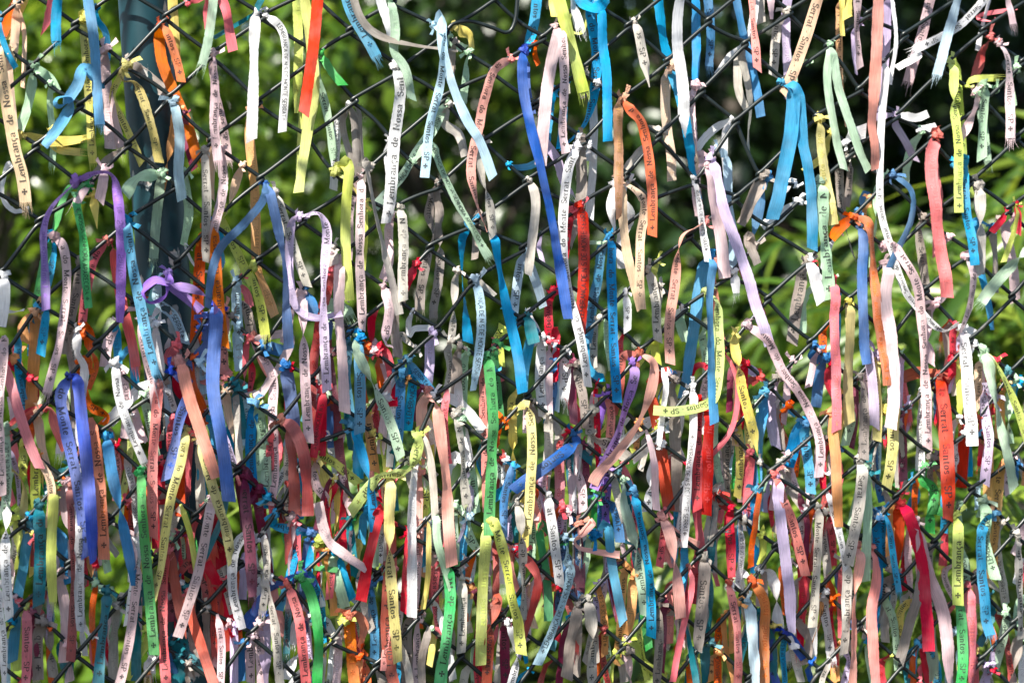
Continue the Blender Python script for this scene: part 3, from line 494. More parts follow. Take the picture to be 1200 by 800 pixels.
# ------------------------------------------------------------------ ribbons: one line each; strands of one ribbon parted by /
# colour, width, lettering, then f in front of the wires, y frayed, p pointed; points are quarter pixels within the 300 x 200 tile @col,row
DATA = """
@0,0
O50 100,-60 50,50 8,150
Y45 120,-40 75,60 20,170
H45y 95,40 65,200 50,300
C30f 0,140 30,240 75,325
H24 98,40 112,150 105,400
K50fp 250,-50 238,60 190,180
C50fy 275,-40 262,100 265,235
C50fny 400,-70 440,200 458,480 472,630
Y45Ly 395,95 408,300 425,600 440,795
C32 455,75 497,140 507,250 480,312
C55f 395,320 360,410 290,500 258,490 275,465 335,470 300,560 208,690
E45 165,310 230,350 268,415
E50 150,340 130,480 88,595
E32y 235,500 250,650 240,800
Y55y 90,640 250,655 425,640
Y42y 255,680 330,700 415,705
H60Lfy 0,290 32,480 70,700 105,830 125,990
H40 40,330 60,560 75,690
P55l 492,290 510,500 520,690 / P50y 500,380 550,600 582,725
Y46Sf 590,310 560,330 580,385 640,405 710,600 745,765 / Y42S 530,440 590,580 670,760
Y50y 812,-60 820,100 832,295
K42f 880,15 960,0 970,80 975,140
K50f 1000,-60 1045,20 1065,100 1090,245
E45fy 1005,-60 975,180 935,345
T22 1210,40 1100,110 1008,165
O55y 750,165 765,280 810,400 880,560 940,770 / O44Sf 785,165 830,300 848,390
S50f 815,470 840,640 835,800 852,940
A40 812,500 810,640 785,780 760,890
E48y 752,880 735,1050 722,1245
M40 850,545 890,680 920,785
U62 612,290 700,350 800,440
P46Lfy 1000,258 1003,450 1000,600 1022,795 / P44Sy 1012,380 1050,560 1085,780
U42 560,685 500,745 440,820
U40 1000,655 960,770
W55f 1220,40 1190,130 1185,350 1175,665
A50s 1180,640 1205,900 1212,1200 1225,1280 1300,1480
@1,0
T32f 45,-40 0,45
W42Kf 40,70 110,130 135,220 135,400 120,622
I46s 198,-50 210,200 200,520
I54f 215,-50 255,200 268,450 240,600 195,905
I48 240,480 225,700 222,810
R55ft 287,-60 255,250 214,546
C55Lfy 395,-60 450,80 520,200 575,300
U40f 440,-30 480,90 560,170 700,215,.6 935,245,.4
N42f 305,262 350,340 402,405
S32 290,270 280,380 265,432
E45S 295,350 340,500 370,680 392,795
W40C 430,480 395,560 390,660 372,885 / U46 430,480 415,560 430,650 482,800 / U46 460,490 470,560 480,700 500,900 / U26 470,490 490,530 505,700 512,850
W50f 560,-50 610,100 640,200
E46sf 640,-20 645,150 640,250 690,330 725,472
W60Lf 670,290 670,450 640,700 622,950 602,1048
W42 640,640 655,880 660,912
S50nf 855,80 860,230 900,380 970,560 1040,680 1098,840 / S46Sf 870,180 862,300 848,420 800,600 775,840
E45 905,165 940,190 1000,215
Y60 935,130 1020,150 1030,260
E42s 1000,240 1000,340 985,472
U36 935,190 940,330 962,400
Q46Sf 1200,285 1110,335 1060,470 1035,600 1010,700 1000,830 1025,950,.6 1075,1090,.4
E52C 900,470 850,590 760,720 690,830 570,965
E46Afy 810,680 865,800 920,920 1000,1060 1105,1240
G46 905,570 970,620 1000,725
U44 1050,645 1085,700 1090,780
@2,0
C52S 145,-60 125,100 88,235
I62fny 190,-60 262,200 332,475
Y40f 182,-50 190,85
W50fy 262,-50 290,60 320,170
I16 290,120 350,140 385,60
C60f 290,-10 370,48 445,0
C48fn 390,30 410,200 430,400 435,668
C50S 382,70 410,240 400,420 360,570,.7 240,700,.5
B55fn 60,250 32,330 55,520 125,820 190,1150 247,1495 / B50 80,250 85,400 112,525
O28 125,225 150,290
P60f 200,170 165,340 140,520 122,780 / P48Lf 215,175 230,350 220,600 235,725
L45y 160,630 230,740 260,840 305,940
C45 200,410 190,600 180,705
C40 265,440 255,600 240,690
C35 -10,765 100,772 190,712
G42S 262,280 280,430
W48Lf 285,665 250,800 225,1050 240,1300 310,1600 345,1812
U60 345,335 372,445
W45 402,480 405,700 385,1025
U55 335,650 345,850 330,970 283,1140
W40 365,672 388,745
G48Sfp 570,95 600,240 620,330 632,415
A50sf 512,450 480,490 480,650 482,1025 / O50Lf 512,460 530,520 585,590 620,750 632,905 635,1110
G46 688,590 660,592 640,680 555,795
C55n 695,-60 730,200 800,430 850,680 865,810,.7 905,930,.4
W58fp 785,-60 765,150 790,400 805,650
H48s 738,320 750,500 775,700 780,840 / H42L 805,325 840,500 882,795
P48s 870,390 865,600 882,820 905,1015
C45n 888,-60 895,200 890,405,.3 / C50Sy 945,-60 965,150 955,335
C46n 1070,-60 1110,150 1150,320 1195,540
Q42Sf 1105,-60 1125,150 1142,332
W42S 1175,-60 1150,170
G50 1195,-60 1202,95
W28 1085,205 1030,280 985,335 / G42 1080,215 1090,400 1130,510,.4 / G40 1100,220 1135,450 1130,705,.4
W40 1045,540 950,620 885,705 / W38 1040,545 1020,700 1035,810
P60 905,715 922,810
@3,0
P42f 0,-60 8,95
G46S 90,50 70,200 58,345
L48sy 128,-60 120,200 135,475
H56Sf 240,-60 160,200 68,448
E42 150,260 155,372
Y30f 335,-60 335,175
Y52f 362,-60 360,92
A36L 370,80 375,300 405,585,.3
P46Sf 408,-60 410,150 422,325
L32 445,100 452,335
Q60fn 498,-60 490,150 478,400 470,600 485,800
P52L 555,-60 548,180 562,385
W36Lf 560,300 515,560 508,800 515,1000 570,1180 600,1280 650,1400 785,1545 870,1520
L46 595,60 580,300 555,512
W22f 575,30 590,200 560,400
P52Sy 815,-60 770,130 720,290 690,405
W42Sfy 1040,-50 900,110 790,180 640,255
S50fy 885,-60 820,170 755,395
W36f 695,262 588,325
P46fy 1100,-60 1140,155
K22 1030,60 1210,25
W26 1080,-40 1040,130 1025,225
P48Sfy 1065,220 1100,250 1120,380 1125,690
J52 1045,215 1035,250 1000,370
P46f 990,400 940,560 888,655
I46Lf 855,295 848,500 865,700 872,1000 / I46S 915,280 940,500 970,800 1000,920
E50Sf 1005,400 990,600 985,752
E42Sy 1035,380 1050,550 1078,785
I36fy 955,375 1085,368
E46 1150,300 1170,350 1195,492
C70fn 60,385 100,430 95,600 50,850 5,1032 / C55fn 70,390 120,440 150,700 180,900 190,1172
E42f 285,215 265,380 300,600 345,800 / E42f 290,220 320,430 400,680 455,805
Y52lf 245,550 240,700 270,900 298,1055
Y42 300,715 205,795
W70f 385,640 450,615
G46 350,715 372,810
L40 600,540 530,538 / W40f 600,540 680,555 742,535 / L38 605,545 680,660 722,745
W42 725,590 835,582
K62sf 790,640 755,740 770,950 800,1200 832,1395 / K50S 800,640 810,800 830,950 825,1195
E46 720,625 700,720 680,845
C40 905,735 945,745
@0,1
W26 35,-40 5,100 60,180 135,170
V50sf 365,40,.5 450,15,.3 520,24,.25 548,110,.8 565,300 565,500 560,712 / V46lf 360,40 330,80,.4 240,180,.4 205,290,.8 210,450 216,655
N46S 400,60 330,75,.5 290,150,.5 250,290 200,450 165,642
C42S 240,290 245,400 222,545
C46Sf 220,640 210,720 190,865
C40 182,640 168,805
P46fy 410,50 370,130 348,195
P50f 480,-20 465,148
Y46fp 440,110 455,275
E64f 745,30 640,40 585,115
N46Af 360,165 390,330 400,500 415,645
P46Sfy 258,295 300,370 312,550 280,800 250,920 212,1075
U50S 372,430 360,560 330,700 305,860
K46Ly 520,340 440,420 400,600 380,785 / K52y 528,350 570,600 620,800 645,955
C56Lfy 600,225 610,400 650,600 690,800 738,992
P50S 545,695 510,800 490,920
V50f 785,525 720,515 665,570 700,620 770,590 785,540 / V46f 790,530 900,560 985,610 1010,665 / V46 800,535 880,600 945,655
S50K 745,610 820,680 875,810
W38C 755,645 745,740 730,860 735,900
E46s 878,80 890,200 865,345
W14 870,340 930,450 1030,470 1062,420
G46Sf 975,-80 965,150 960,330 967,435
P46Lf 1040,-20 1045,60 1030,160 1000,280 985,385
H40 1000,-40 1005,130
H46p 1140,-30 1090,130 1045,232
C36 1000,220 1052,330 1040,445
O56S 940,380 930,600 918,810
O56Lf 1005,380 1020,600 1042,825
D42nf 1255,50 1220,150 1130,260 1030,360 985,480 965,645 / D50nf 1260,55 1290,270 1322,450 1330,640 1342,835
I46S 1050,225 1120,380 1190,530
K42 1150,510 1120,520 1165,570 1182,645
S50L 1115,520 1115,650 1130,810
U52L 1150,630 1195,800
B44f 945,735 965,760 1000,745 960,800
A55 160,665 105,725 122,805
A60 165,790 150,1000 145,1115
A46 50,890 105,825
W62f 25,480 18,620 0,730
W26f 0,640 60,662 115,652
@1,1
I48Sfy -15,510 20,640 45,805
G46Sf 90,100 140,270 190,420 237,545
L42lf 215,205 165,240 150,350 150,500 180,640 270,690 395,668 / L48Lf 225,205,.5 285,208,.35 322,290,.9 310,450 305,650 310,800 322,1032
P50Lf 205,565 215,720 220,900 242,1272
P52 180,630 148,810
I50fn 430,-40 418,150 415,350 432,610
Y16f 395,-20 470,110 535,190
I30 525,180 525,350 508,545
P46Lf 470,10 480,250 480,450 490,748 / P42S 465,20 455,200 450,350 435,605
G44fn 510,-40 550,180 600,400 640,560 665,675
P46s 625,225 640,400 612,510
G50Lf 680,180 685,350 680,480 682,612
P52Sf 610,520 620,650 600,800 625,825
U46 665,670 670,800 685,880
R50f 755,440 715,500 703,545,.3
U50Sy 850,65 830,200 850,300,.5 820,400 790,560 785,685 / U46Sy 860,65 875,180 868,270,.5 882,370 870,520 850,640 850,725
C52n 1000,255 985,330 985,450 1000,620 1012,805
C54fn 1110,280 1130,450 1170,650 1215,850 1238,1040
G46Sf 1050,20 1085,150 1105,312
U42 1050,190 1055,290 1045,410
G40K 945,555 940,700 928,810
S46Kf 1025,510 1048,640 1045,800 1012,1030
G32 1040,495 1090,540 1142,585
W32f 735,770 760,740 850,735
D55f 235,560 260,640 248,705
R50s 350,530 310,700 285,850 275,1000 265,1195
D42 345,690 335,900 345,1100 355,1300
P56fn 385,455 380,650 395,850 408,1132
G46f 375,340 358,445
E62y 395,605 430,640 465,710
@2,1
G46f 80,45 105,150 85,350 68,490
S46S 60,385 40,560 28,670 / S46 85,400 130,520 165,640
C42 -10,660 60,730
T62f 70,675 95,810
W46S 85,660 130,740 142,810
L24 155,320 170,435
K42f 325,155 265,190
R46S 285,180 260,380 248,465 / R56Cf 315,170 325,400 320,600 310,765
R46C 195,550 195,680 200,800
E28 430,325 370,345 350,500 355,690
C50L 445,315 440,370 420,520 368,812 / C48Sf 450,310 458,380 455,500 465,800 482,1085
H46f 505,50 510,250 540,450 595,650 / H48Sf 600,150 590,300 580,480 592,650
W52s 560,30 540,130 585,200 545,300 540,455
W40Sf 545,585 535,755
W50sf 475,50 455,180 475,278
Q50Sf 920,262,.5 850,266,.45 785,310,.45 760,400,.75 745,560 725,700 725,905
G48Lf 635,465 665,620 675,800
I42 700,440 690,590
G32 725,510 715,650
W52 800,645 755,745
E52 812,690 842,810
P60fn 890,-40 930,150 970,300 988,505
L54fn 925,-60 970,150 1035,330 1080,460 1130,630 1195,815
S46n 1028,-60 1035,150 1060,300 1060,475
W50fy 1052,480 1045,610
W38Kf 855,30 875,200 890,320 912,430
C60n 935,390 900,560 870,750 840,950 815,1070 / C50nf 940,390 905,600 910,800 926,1182
Q46S 955,420 985,600 1012,800
I50Sf 920,580 945,620 952,750 955,900 935,1040 880,1100 750,1125 645,1120
I44f 680,770 695,850 710,1000 712,1105
U70f 1180,20 1120,130 1070,255
U52f 1095,310 1140,440
J46S 1095,415 1150,530 1205,670
C60p 1195,140 1160,315
P46Lf 1190,800 1260,940 1305,1000 1380,1120 1430,1260 1430,1435
@3,1
E64Lf 235,40 240,250 260,420 270,605
W42p 145,30 100,100 45,138
W50 150,145 80,220 0,252
W32 335,320 300,430 288,610
W60f 195,480 238,618
R26f 180,430 222,425 215,475
U60L 185,520 160,650 138,810
E52 210,590 188,760
K48sf 292,580 295,800 300,1000 300,1218
U42S 375,-50 380,180 420,350,.5 445,425,.3 / U40L 415,-50 400,165
O52f 400,220 330,265 285,320
O48lf 410,225 450,250 470,400 485,600 520,850 535,1005
A46 480,240 530,335
D50fn 412,280 420,500 430,800 440,905
P60fn 525,410 525,600 550,800 565,1000 542,1205
E30 530,40 530,250 510,450
P50Lf 560,330 620,430 670,530 700,700 712,900 725,1300
D36f 590,30 660,100 660,220 610,340 560,440 540,490
D42 435,205 480,190 480,130 500,90
U46S 735,210 750,400 770,540 775,710
P42 860,290 850,420 885,520 870,590 795,620
P52n 800,605 790,800 805,910
C48Sf 902,-60 905,150 930,300 947,445
C50n 1015,230 1040,430 1070,580 1097,745
G60fn 982,110 985,300 980,495
P46Lf 945,420 950,500 940,620 888,765
E56fy 1225,350 1100,470 955,645
I28f 1155,150 1130,300 1085,430
R32f 1165,160 1160,300
P50 1160,290 1190,430 1205,610
R34f 1120,190 1080,230 1035,290
U42 1090,230 1110,400 1110,570
W60f 920,790 950,730 1005,770
@0,2
P46Lf 20,-10 5,300 5,500 10,720
K50fn 20,90 45,180 90,330 140,480 188,592
R48Sf 20,85 90,140 112,190
K42f 60,385 130,335 180,310 225,325 / K50nf 215,310 260,400 308,505
P46 45,260 60,380
H50 180,385 200,520 222,625
U32 310,-10 340,150 352,410
B60Sf 318,155 285,260 310,420 350,600 390,850 405,1005 / B60f 360,175 385,380 405,560 425,800 436,1025
W46f 362,50 395,130 380,280 370,490
W50fp 395,480 360,600 332,748
O56f 415,-70 420,50 405,148
O50Sf 385,200 420,300 500,350 480,392 / O56Lf 425,355 455,550 470,700 488,1018
C56fn 490,450 525,620 570,830 632,1138
W46Lfy 520,115 560,270 620,440 690,600
W26f 615,335 692,475
W60 700,190 600,280 505,390
C42 618,40 640,255
E42S 672,250 700,380 742,560
P46Sf 665,-30 710,200 735,360
K50Sf 735,190 722,420 712,650 718,918
W40C 732,-40 770,160 822,330
B60Sf 885,215 840,360 815,500 783,645
B66fn 1005,-70 990,200 1030,450 1066,742
B80f 975,10 895,130
S52f 925,115 962,250
Q60fn 845,90 880,250 940,430 1008,635
Q46f 1075,140 980,190 895,180
Q60S 1052,-70 1050,100 1072,165
K70f 835,10 785,110
R42S 835,220 890,320 880,390
O42 905,200 950,300 972,390
Y46Sfy 880,400 845,560 800,720 770,900 750,1060 708,1240
R56 852,540 850,680 845,820
K50y 890,480 880,620 880,748
R62 750,640 752,770
G50 925,480 940,650 945,810
Y50Lf 940,500 985,650 1030,800 1050,850 1082,1032
H46p 1065,230 1080,350 1102,475
C42 1085,390 1090,550
T60 1115,280 1142,460
T50f 1095,190 1130,180 1175,235
S50l 1120,-20 1132,140
K32 1160,-20 1150,210
P26f 930,290 1060,285 1210,238
M56s 1125,570 1130,700 1142,870 / M46 1140,580 1170,640 1195,770
C52L 1190,330 1178,500 1190,720
Y50f 10,585 80,620 112,700 105,865
I50Lf 165,575 165,830
E46Cf 30,455 32,700 15,830
I46S 100,480 105,640
T60f 335,595 260,650 215,730
N50 270,665 248,815
O42S 290,680 290,820
P46L 340,740 335,830
N52Lf 655,610 665,800 690,1100 720,1458
@1,2
Q50Sf 0,-30 40,100 82,170 / P42 165,-30 120,110 80,160 30,240 -10,255 / P48L 78,160 80,350 92,600 68,770
D60f 40,20 150,50
D72n 140,110 170,300 182,490
E50L 20,280 30,450 10,610
E56Lf 60,470 50,650 38,770
I46S 30,240 20,390
J62fn 118,368 150,410 170,560 180,800 / J62f 125,370 170,410 220,550 236,812
R52fn 320,220 310,380 306,538
M50s 358,160 380,350 400,560 432,760
I55Sf 245,505 265,650 255,815 / I46Sf 250,505 300,530 370,570 488,668
Y56 272,540 320,620 342,770
P46S 285,670 330,740 318,810
W36S 398,620 385,730 380,810
W42Lf 168,580 120,650 65,770
C50f 55,780 130,765 210,800
C56S 440,40 430,180 452,380
T60f 415,40 480,20 575,55
C56Sf 480,70 485,250 480,430
C60n 490,460 490,650
E52Sf 470,50 550,220 620,370 672,545
C50S 682,205 675,400 660,545
C50Lf 450,390 490,520 530,680 553,890
A50L 528,330 550,480 567,615
O50 510,40 510,200 520,290
P40 585,0 610,100 642,210
R46f 600,20 640,150 647,305
C42f 710,80 650,160 690,215 720,130 / C50Cf 735,140 740,190 730,300 714,420 / C46Kf 725,110 790,180 835,245 / S32f 700,100 660,160 610,260 588,325
P46 620,255 600,400 590,530
W40S 650,290 640,450 630,590
G50S 692,-30 680,70
L50sf 832,10 832,120 818,240
Q56n 800,265 782,310 785,420 802,550 / Q60fn 805,265 832,300 855,450 880,650 890,850 905,1045
W52f 830,255 960,290 1075,425
W32S 868,320 882,460
I56Sf 735,425 755,470 715,590 640,620 560,640 435,800
I50Sf 775,590 800,700 795,830
G50 735,545 800,590 855,640
W50sf 725,570 720,800 722,1050 720,1285
Q50y 765,605 765,820 770,1025
G46C 915,40 930,150 910,240
U60 950,30 950,270
E46C 1002,30 990,250 980,350
G50Lfy 925,350 960,500 970,650 990,795
E60L 975,340 985,500 1020,680 1032,810
W60 945,545 918,650
K46L 1065,110 1070,300 1080,500 1090,810
N55Lf 1100,80 1105,350 1095,600 1085,905
N46S 1135,100 1150,280 1168,410
K42S 1125,80 1175,190
I52Kf 1155,-60 1167,115
O46 1145,350 1140,490
W46Sf 1085,490 1110,560 1150,610 1195,690
E42 1120,620 1098,790
C52f 1210,672 1125,735
Y56Sf 625,630 615,850 620,1060 635,1250 656,1495
R60f 625,620 585,750
@2,2
C50n 95,-30 75,120 68,240
W50L 145,-20 140,180 156,360
P42 180,40 180,360
R46 215,-50 210,190
W56Sfy 262,40 260,180 248,305
C46 365,-20 370,100 410,160 460,172
G46L 410,-20 405,130
U46S 295,110 340,250 352,410
R60fp 275,255 330,360 405,408
M46 290,90 300,390
Y46 30,330 12,500 20,640 / Y50Lf 65,305 80,480 75,640 60,905
U32 100,250 155,380
G46s 162,350 180,470 170,630
D60Sf 285,475 150,580 -10,695 / T50 290,475 385,565
R42f 265,420 250,500
K50s 245,500 235,650 230,810 / P50 268,500 290,650 290,810
P46S 298,510 330,650 342,800
J50Sf 590,50 530,80 520,200 488,350 / Q56f 610,50,.4 655,110,.45 640,230,.8 580,380 480,520 390,620 368,665
V50Lf 565,170 520,320 480,450 430,560 375,690
V55Sf 455,540 450,700 445,865
V46 445,320 418,420
Y26f 420,240 470,380 438,440
I26f 680,20 620,110 545,155
G60Sf 385,445 460,485 555,550
W60S 680,360 600,430 535,490
W60 680,490 585,555
W50Sf 690,490 670,620 648,800
R60n 655,220 690,380 720,600 742,795
G42f 670,420 740,490
U60n 760,210 775,450 780,800
P50 725,160 765,270
W46 812,240 805,450 818,570
W42Kf 852,225 835,420 815,600 800,800 792,960
R50Lf 870,320 860,500 855,790
R55sf 910,370 905,500 900,810
R46 840,555 940,585
J60f 865,600 940,700 1045,785
R46f 900,110 850,175
K26f 995,50 1050,200 1030,380 960,500 875,580
L50f 1050,60 1110,110 1200,165
R50s 1090,110 1090,250 1070,410
Y50Sfp 1025,-40 1060,200 1100,350 1138,530
Y46L 1075,390 1080,550 1065,735
J46S 1165,175 1125,200 1125,310
U50L 1035,410 1035,550 1040,735
E42 1148,290 1130,490
C60n 1185,320 1160,500 1160,800
K50S 1100,530 1105,735
T50 490,600 560,680 575,810
N50 380,690 370,800
@3,2
U50f 55,170 70,350 92,510 / L56 40,190 40,350 62,500
P42 100,70 120,220 100,390
D60f 275,140 255,310
C70fn 215,345 150,450 105,590 / C50Sf 190,380 185,470 195,550 212,715
D60f 210,20 275,110
C32f 105,290 165,345
R60f 300,190 355,318,.4
Y56fn 372,-60 365,180 370,385
A52fn 290,410 305,600 317,865
Y42 355,380 325,480
E46S 410,335 370,490
U50Lf 410,140 440,320 435,550
L50f 455,10 475,200 485,400
Y46Cf 505,100 500,300 500,465
Y55Sf 580,280 570,480 545,680
G42fp 545,410 510,560 525,710
G60f 600,400 620,480 642,690
E26 640,40 610,250 588,340
W50Cf 728,360 722,620
J60f 775,140 700,150 640,175 / J60f 785,140 830,150 875,180 / R70Sf 785,150 805,230 820,400 830,600 830,835
Y42L 760,190 775,400
W60Sf 895,-60 920,200 942,488
W42K 985,-10 960,150 955,260
W50S 885,365 868,570
W46S 925,475 898,630
R56fn 955,340 950,500 940,690
L50Sf 1000,220 1020,450 1005,668
C32 985,440 990,640
E60fn 995,50 1040,250 1090,480 1132,690 / I46Sf 1005,50 1040,90 1110,230 1160,360 1205,510
A56s 1108,250 1105,460
A50s 1045,440 1045,800
A56S 1095,560 1090,760 1068,1115
E52S 1145,190 1140,350 1152,480
C42 1185,190 1188,340
T60f 1130,130 1195,190
P46S 1140,540 1168,720
K50Sf 25,620 80,780 120,900 167,1095
G50 60,610 140,720 195,800
P46 100,590 132,690
W46S 280,605 225,710
L42 20,640 30,810
U50 250,470 245,630
G56Sf 430,560 415,700 395,830 353,1040
T50 480,610 482,770
E50f 450,650 455,800 440,1120
N46f 755,600 680,650 635,690
C50f 680,645 725,720 690,810
N50Sf 745,650 800,700 790,815
U60f 780,530 850,640 862,815
R60f 625,700 652,800
@0,3
W50Lf 35,-40 25,200 45,492
W42Lf -5,425 15,600 20,810
C56n 145,20 110,250 80,420 58,705
I50y 85,0 80,200 85,310
Y32 155,90 145,310
T60Lf 198,-20 190,200 180,435
I50fy 250,-30 240,200 250,450
C60fn 275,90 310,240 330,335
P50S 305,-20 340,150 340,310
J46Sf 330,-40 342,220 340,500 330,690
P56n 285,330 310,500 300,710
P50 340,590 325,810
W50Lf 378,-20 370,250 375,555
W32 385,550 402,690
K60f 100,405 150,450 215,530
I60f 115,450 95,600 82,750 / K50Sf 115,455 128,600 120,815
I42 120,590 118,810
U55L 185,530 175,600 180,790 / U50Sf 195,530 225,570 240,700 252,780
C50 62,510 48,660
E42y 208,420 242,510
P46Sf 600,65 640,250 630,400 610,560 570,760 548,820
T60Lf 500,400 475,600 458,815
G50s 530,420 535,600 530,800
E50f 450,370 545,385
I46f 695,610 640,700 590,795
T50 640,580 640,800
W60y 700,670 712,810
P42 650,390 650,600
G32f 500,130 555,215
K50Lf 770,165 760,400 770,700 780,835
J50fp 785,150 830,400 872,590
E42f 815,215 870,430 882,525
J60f 800,170 890,245
J50Sf 895,235 960,330 982,455
Y42S 830,280 890,340
P50Sf 1000,-50 930,250 870,450 828,575
K52fn 885,445 940,620 1005,815
R80n 990,215 1030,450 1055,660
R60s 1030,40 1040,260
R70 960,240 1060,430 1115,575
W55 775,405 825,365
T60Sf 800,605 880,680 965,750
T70 840,670 842,815
U50 870,725 900,815
G46 965,455 975,590 980,710
P46S 1075,575 1040,660 1005,730
W50Lf 1150,95 1090,200 1090,380 1132,540
L60 1140,210 1142,420
M55Sfy 1145,-50 1170,200 1180,425
B70f 1215,455 1160,550
L42 1100,605 1100,810
D42 1140,605 1140,810
P50L 1180,620 1185,815
@1,3
M50s 15,-30 50,200 72,345
W50S 5,180 20,410
G46Sf 35,320 80,500 108,815
P46S 8,510 32,815
L60 45,555 52,815
B60fn 200,270 60,370 -10,490
B42f 280,180 235,250
C50L 90,65 200,85 320,105
P55sf 285,-50 330,120 420,200 515,265
K60S 190,20 190,200 190,310
P42y 168,110 170,340 155,490
K50Lf 150,330 195,480 215,640 238,865
W50y 200,530 168,670
W50 205,690 145,800
D60n 250,110 240,300 230,565
N52f 205,295 260,400 290,600 280,815 / N28f 205,290 270,265 385,272
I60A 300,130 300,350 322,490
A50 342,185 360,350 372,490
C60f 365,175 410,300 452,415
E52 370,260 422,450
T60f 300,490 340,580
W46Sf 320,495 375,590
G42 365,580 390,680 380,815
I42S 330,630 330,815
O56lf 430,470 450,650 467,815 / O46f 440,470 475,480 512,540 488,640
O56L 510,630 522,815
I50f 385,490 415,570
R60fn 572,-20 530,180 505,300 485,410
C42f 555,-60 555,95
T42 460,50 470,310
N42 475,0 450,100
E52 560,110 560,270
Y42 490,140 475,290
C42 510,0 510,160
S50Sf 610,270 540,350 462,430
C46L 560,350 560,550 560,715
J60Lf 615,285 605,500 620,700 642,810
R50 640,110 645,350 645,610
Y50f 655,590 655,698
U46L 660,450 600,490 580,560 580,680 602,815
T42 520,390 532,510
U60Sf 740,480 710,560 710,680 715,815
U32f 830,440 880,500 928,580
P46L 770,590 770,815
O32 792,480 790,560
W60f 815,50 740,140
Y26f 805,90 800,300 776,450
G46Sf 855,60 845,260
G46S 875,50 870,240
G60S 860,240 860,410
K42f 888,-20 902,210
E56S 930,20 935,250
E52Sf 955,10 1010,120 1065,210
S50f 1000,140 965,190
N62Lf 885,240 900,400 880,600 850,815
E42f 820,550 808,660
G46Lf 970,300 960,480 955,655
G32f 955,270 990,340 1012,570
U42S 930,550 930,810
I55sf 1090,50 1060,250 1050,480 1045,710 / I55Sf 1100,40 1150,200 1185,400 1212,500 1228,655
G34A 1090,140 1112,420
J52Af 1130,400 1090,560 1075,815
U60f 1120,430 1190,500
K32fp 1150,550 1105,710
M50S 1180,505 1180,815
@2,3
G46Lf 28,-40 40,250 40,495
Y50L 65,-40 60,190
E46L 100,40 95,235
N50n 135,60 170,300 182,515
W50Sf 170,-20 200,200 218,345
R52s 230,-20 230,160
R46f 15,180 0,330
R52f 45,185 110,300 90,440 45,580
Q42f 310,100,.6 370,40,.7 330,95,.5 285,125,.4 300,160,.45 380,180,.6 495,195,.5 / M60 320,110 325,240 320,395
P46L 278,-20 265,250
N42 400,-20 400,130
S50Cf 245,230 260,260 230,400 170,560 105,705 / D50K 225,175 280,240 292,415
R50 220,470 232,615
U60f 310,425 270,600 248,775
C42C 290,560 285,750
U42 320,490 310,785
G62Lf 350,400 370,600 370,815 / G42S 355,400 395,490 405,720
I32f 385,380 405,490
C46nf 438,50 460,230 512,515
V60f 445,-30 450,78
D50K 485,-20 518,145
E52Lf 520,-20 570,150 600,330 612,485
C50Lf 570,-50 610,150 635,350 640,580
P42fp 545,125 567,300
A46L 520,270 510,600 500,720
A52s 570,300 565,480 540,575
C42K 655,405 605,555
I50f 500,670 478,810
U60f 560,625 560,810
I50f 540,615 590,640 640,720 740,785
U46Lf 680,430 680,600 668,815
M50s 715,420 715,580 710,755
Q56fn 700,20 750,250 775,490 / Q52f 705,30 780,110 905,172
W42K 812,-20 790,165
R50f 882,-20 890,150 870,290
G60f 955,-20 925,165
K22f 930,180 970,260 1002,360
U60Sf 905,200 880,400 865,560 858,640 / G55 910,200 910,400 905,560
K32f 828,365 790,530 738,785
T60L 870,640 865,815
I42L 905,630 900,815
T50 945,595 940,815
A42L 970,650 965,810
I42S 1000,630 1000,810
K46Sf 1015,365 1045,560 1050,815
A46s 1072,430 1060,670
S60fn 1105,410 1120,600 1132,815
O50sf 1135,330 1175,430 1170,600 1176,815
R50S 1020,-20 1035,200 1040,310
G50f 1085,40 1070,215
W42f 1090,290 1125,435
C52n 1150,-20 1150,290
I50 1188,80 1180,255
W50f 1020,355 1075,375
@3,3
L56fn 38,-40 65,200 90,400 95,555
W60 35,320 60,555
G46S 108,270 132,480
W46S 180,40 190,205
G46Sf 225,-20 220,250 198,535
G42Lf 268,40 290,180 302,295
B46Sf 75,560 40,545 10,650 52,815 / B50f 75,565 120,600 182,690
B32f 200,710 242,810
U60 150,505 200,600 180,720
W50y 120,630 132,750
W42y 240,390 230,710
W50Sy 270,370 300,600 322,740
G50Lf 362,225 350,500 340,660
Q50fn 412,220 385,400 385,560 375,815
A46S 350,660 350,815
G42L 440,320 435,500
Q52f 470,170 492,300 470,480 492,815
G36L 440,590 435,815
U50f 385,530 412,660
G46S 490,-20 512,275
C46S 540,40 530,300 498,605
C52Sf 570,0 575,275
C42f 560,530 495,630
R60f 640,-60 620,150 600,275 / R60f 645,-60 690,150 720,400 735,645
U60f 608,232 704,208
U60L 605,280 560,400 528,520
U52f 700,330 650,520 608,690
G42 590,385 580,620
C32 620,380 615,545
Y42S 650,480 640,640
P62fn 690,80 740,280 810,480 842,815
U46S 760,150 770,300
U42Lf 800,140 800,465
N50S 790,-20 790,105
I56Lf 885,20 870,250 870,430
N52Sf 890,435 900,650 890,815
E60A 925,-20 940,200 970,420 992,575
C52Sfy 985,80 995,400 1032,605
E56Cf 1000,-50 1010,150 1052,310
A52Sfy 1050,-20 1065,200 1070,330
G42fp 985,295 1060,330 1145,395
K60sf 935,425 940,600 940,815 / K42f 920,425 880,450 845,520
K50S 990,610 1002,815
G62Lf 1165,100 1165,350 1170,590
U60L 1180,575 1168,815
E50Sfp 1140,450 1110,640 1098,770
E60 755,440 790,650 802,800
S42S 880,650 892,815
C60S 720,630 708,815
K32 780,725 792,815
I22 575,680 570,810
"""  # first tile: mint strand below the amber one paints that ribbon's sunlit lower end
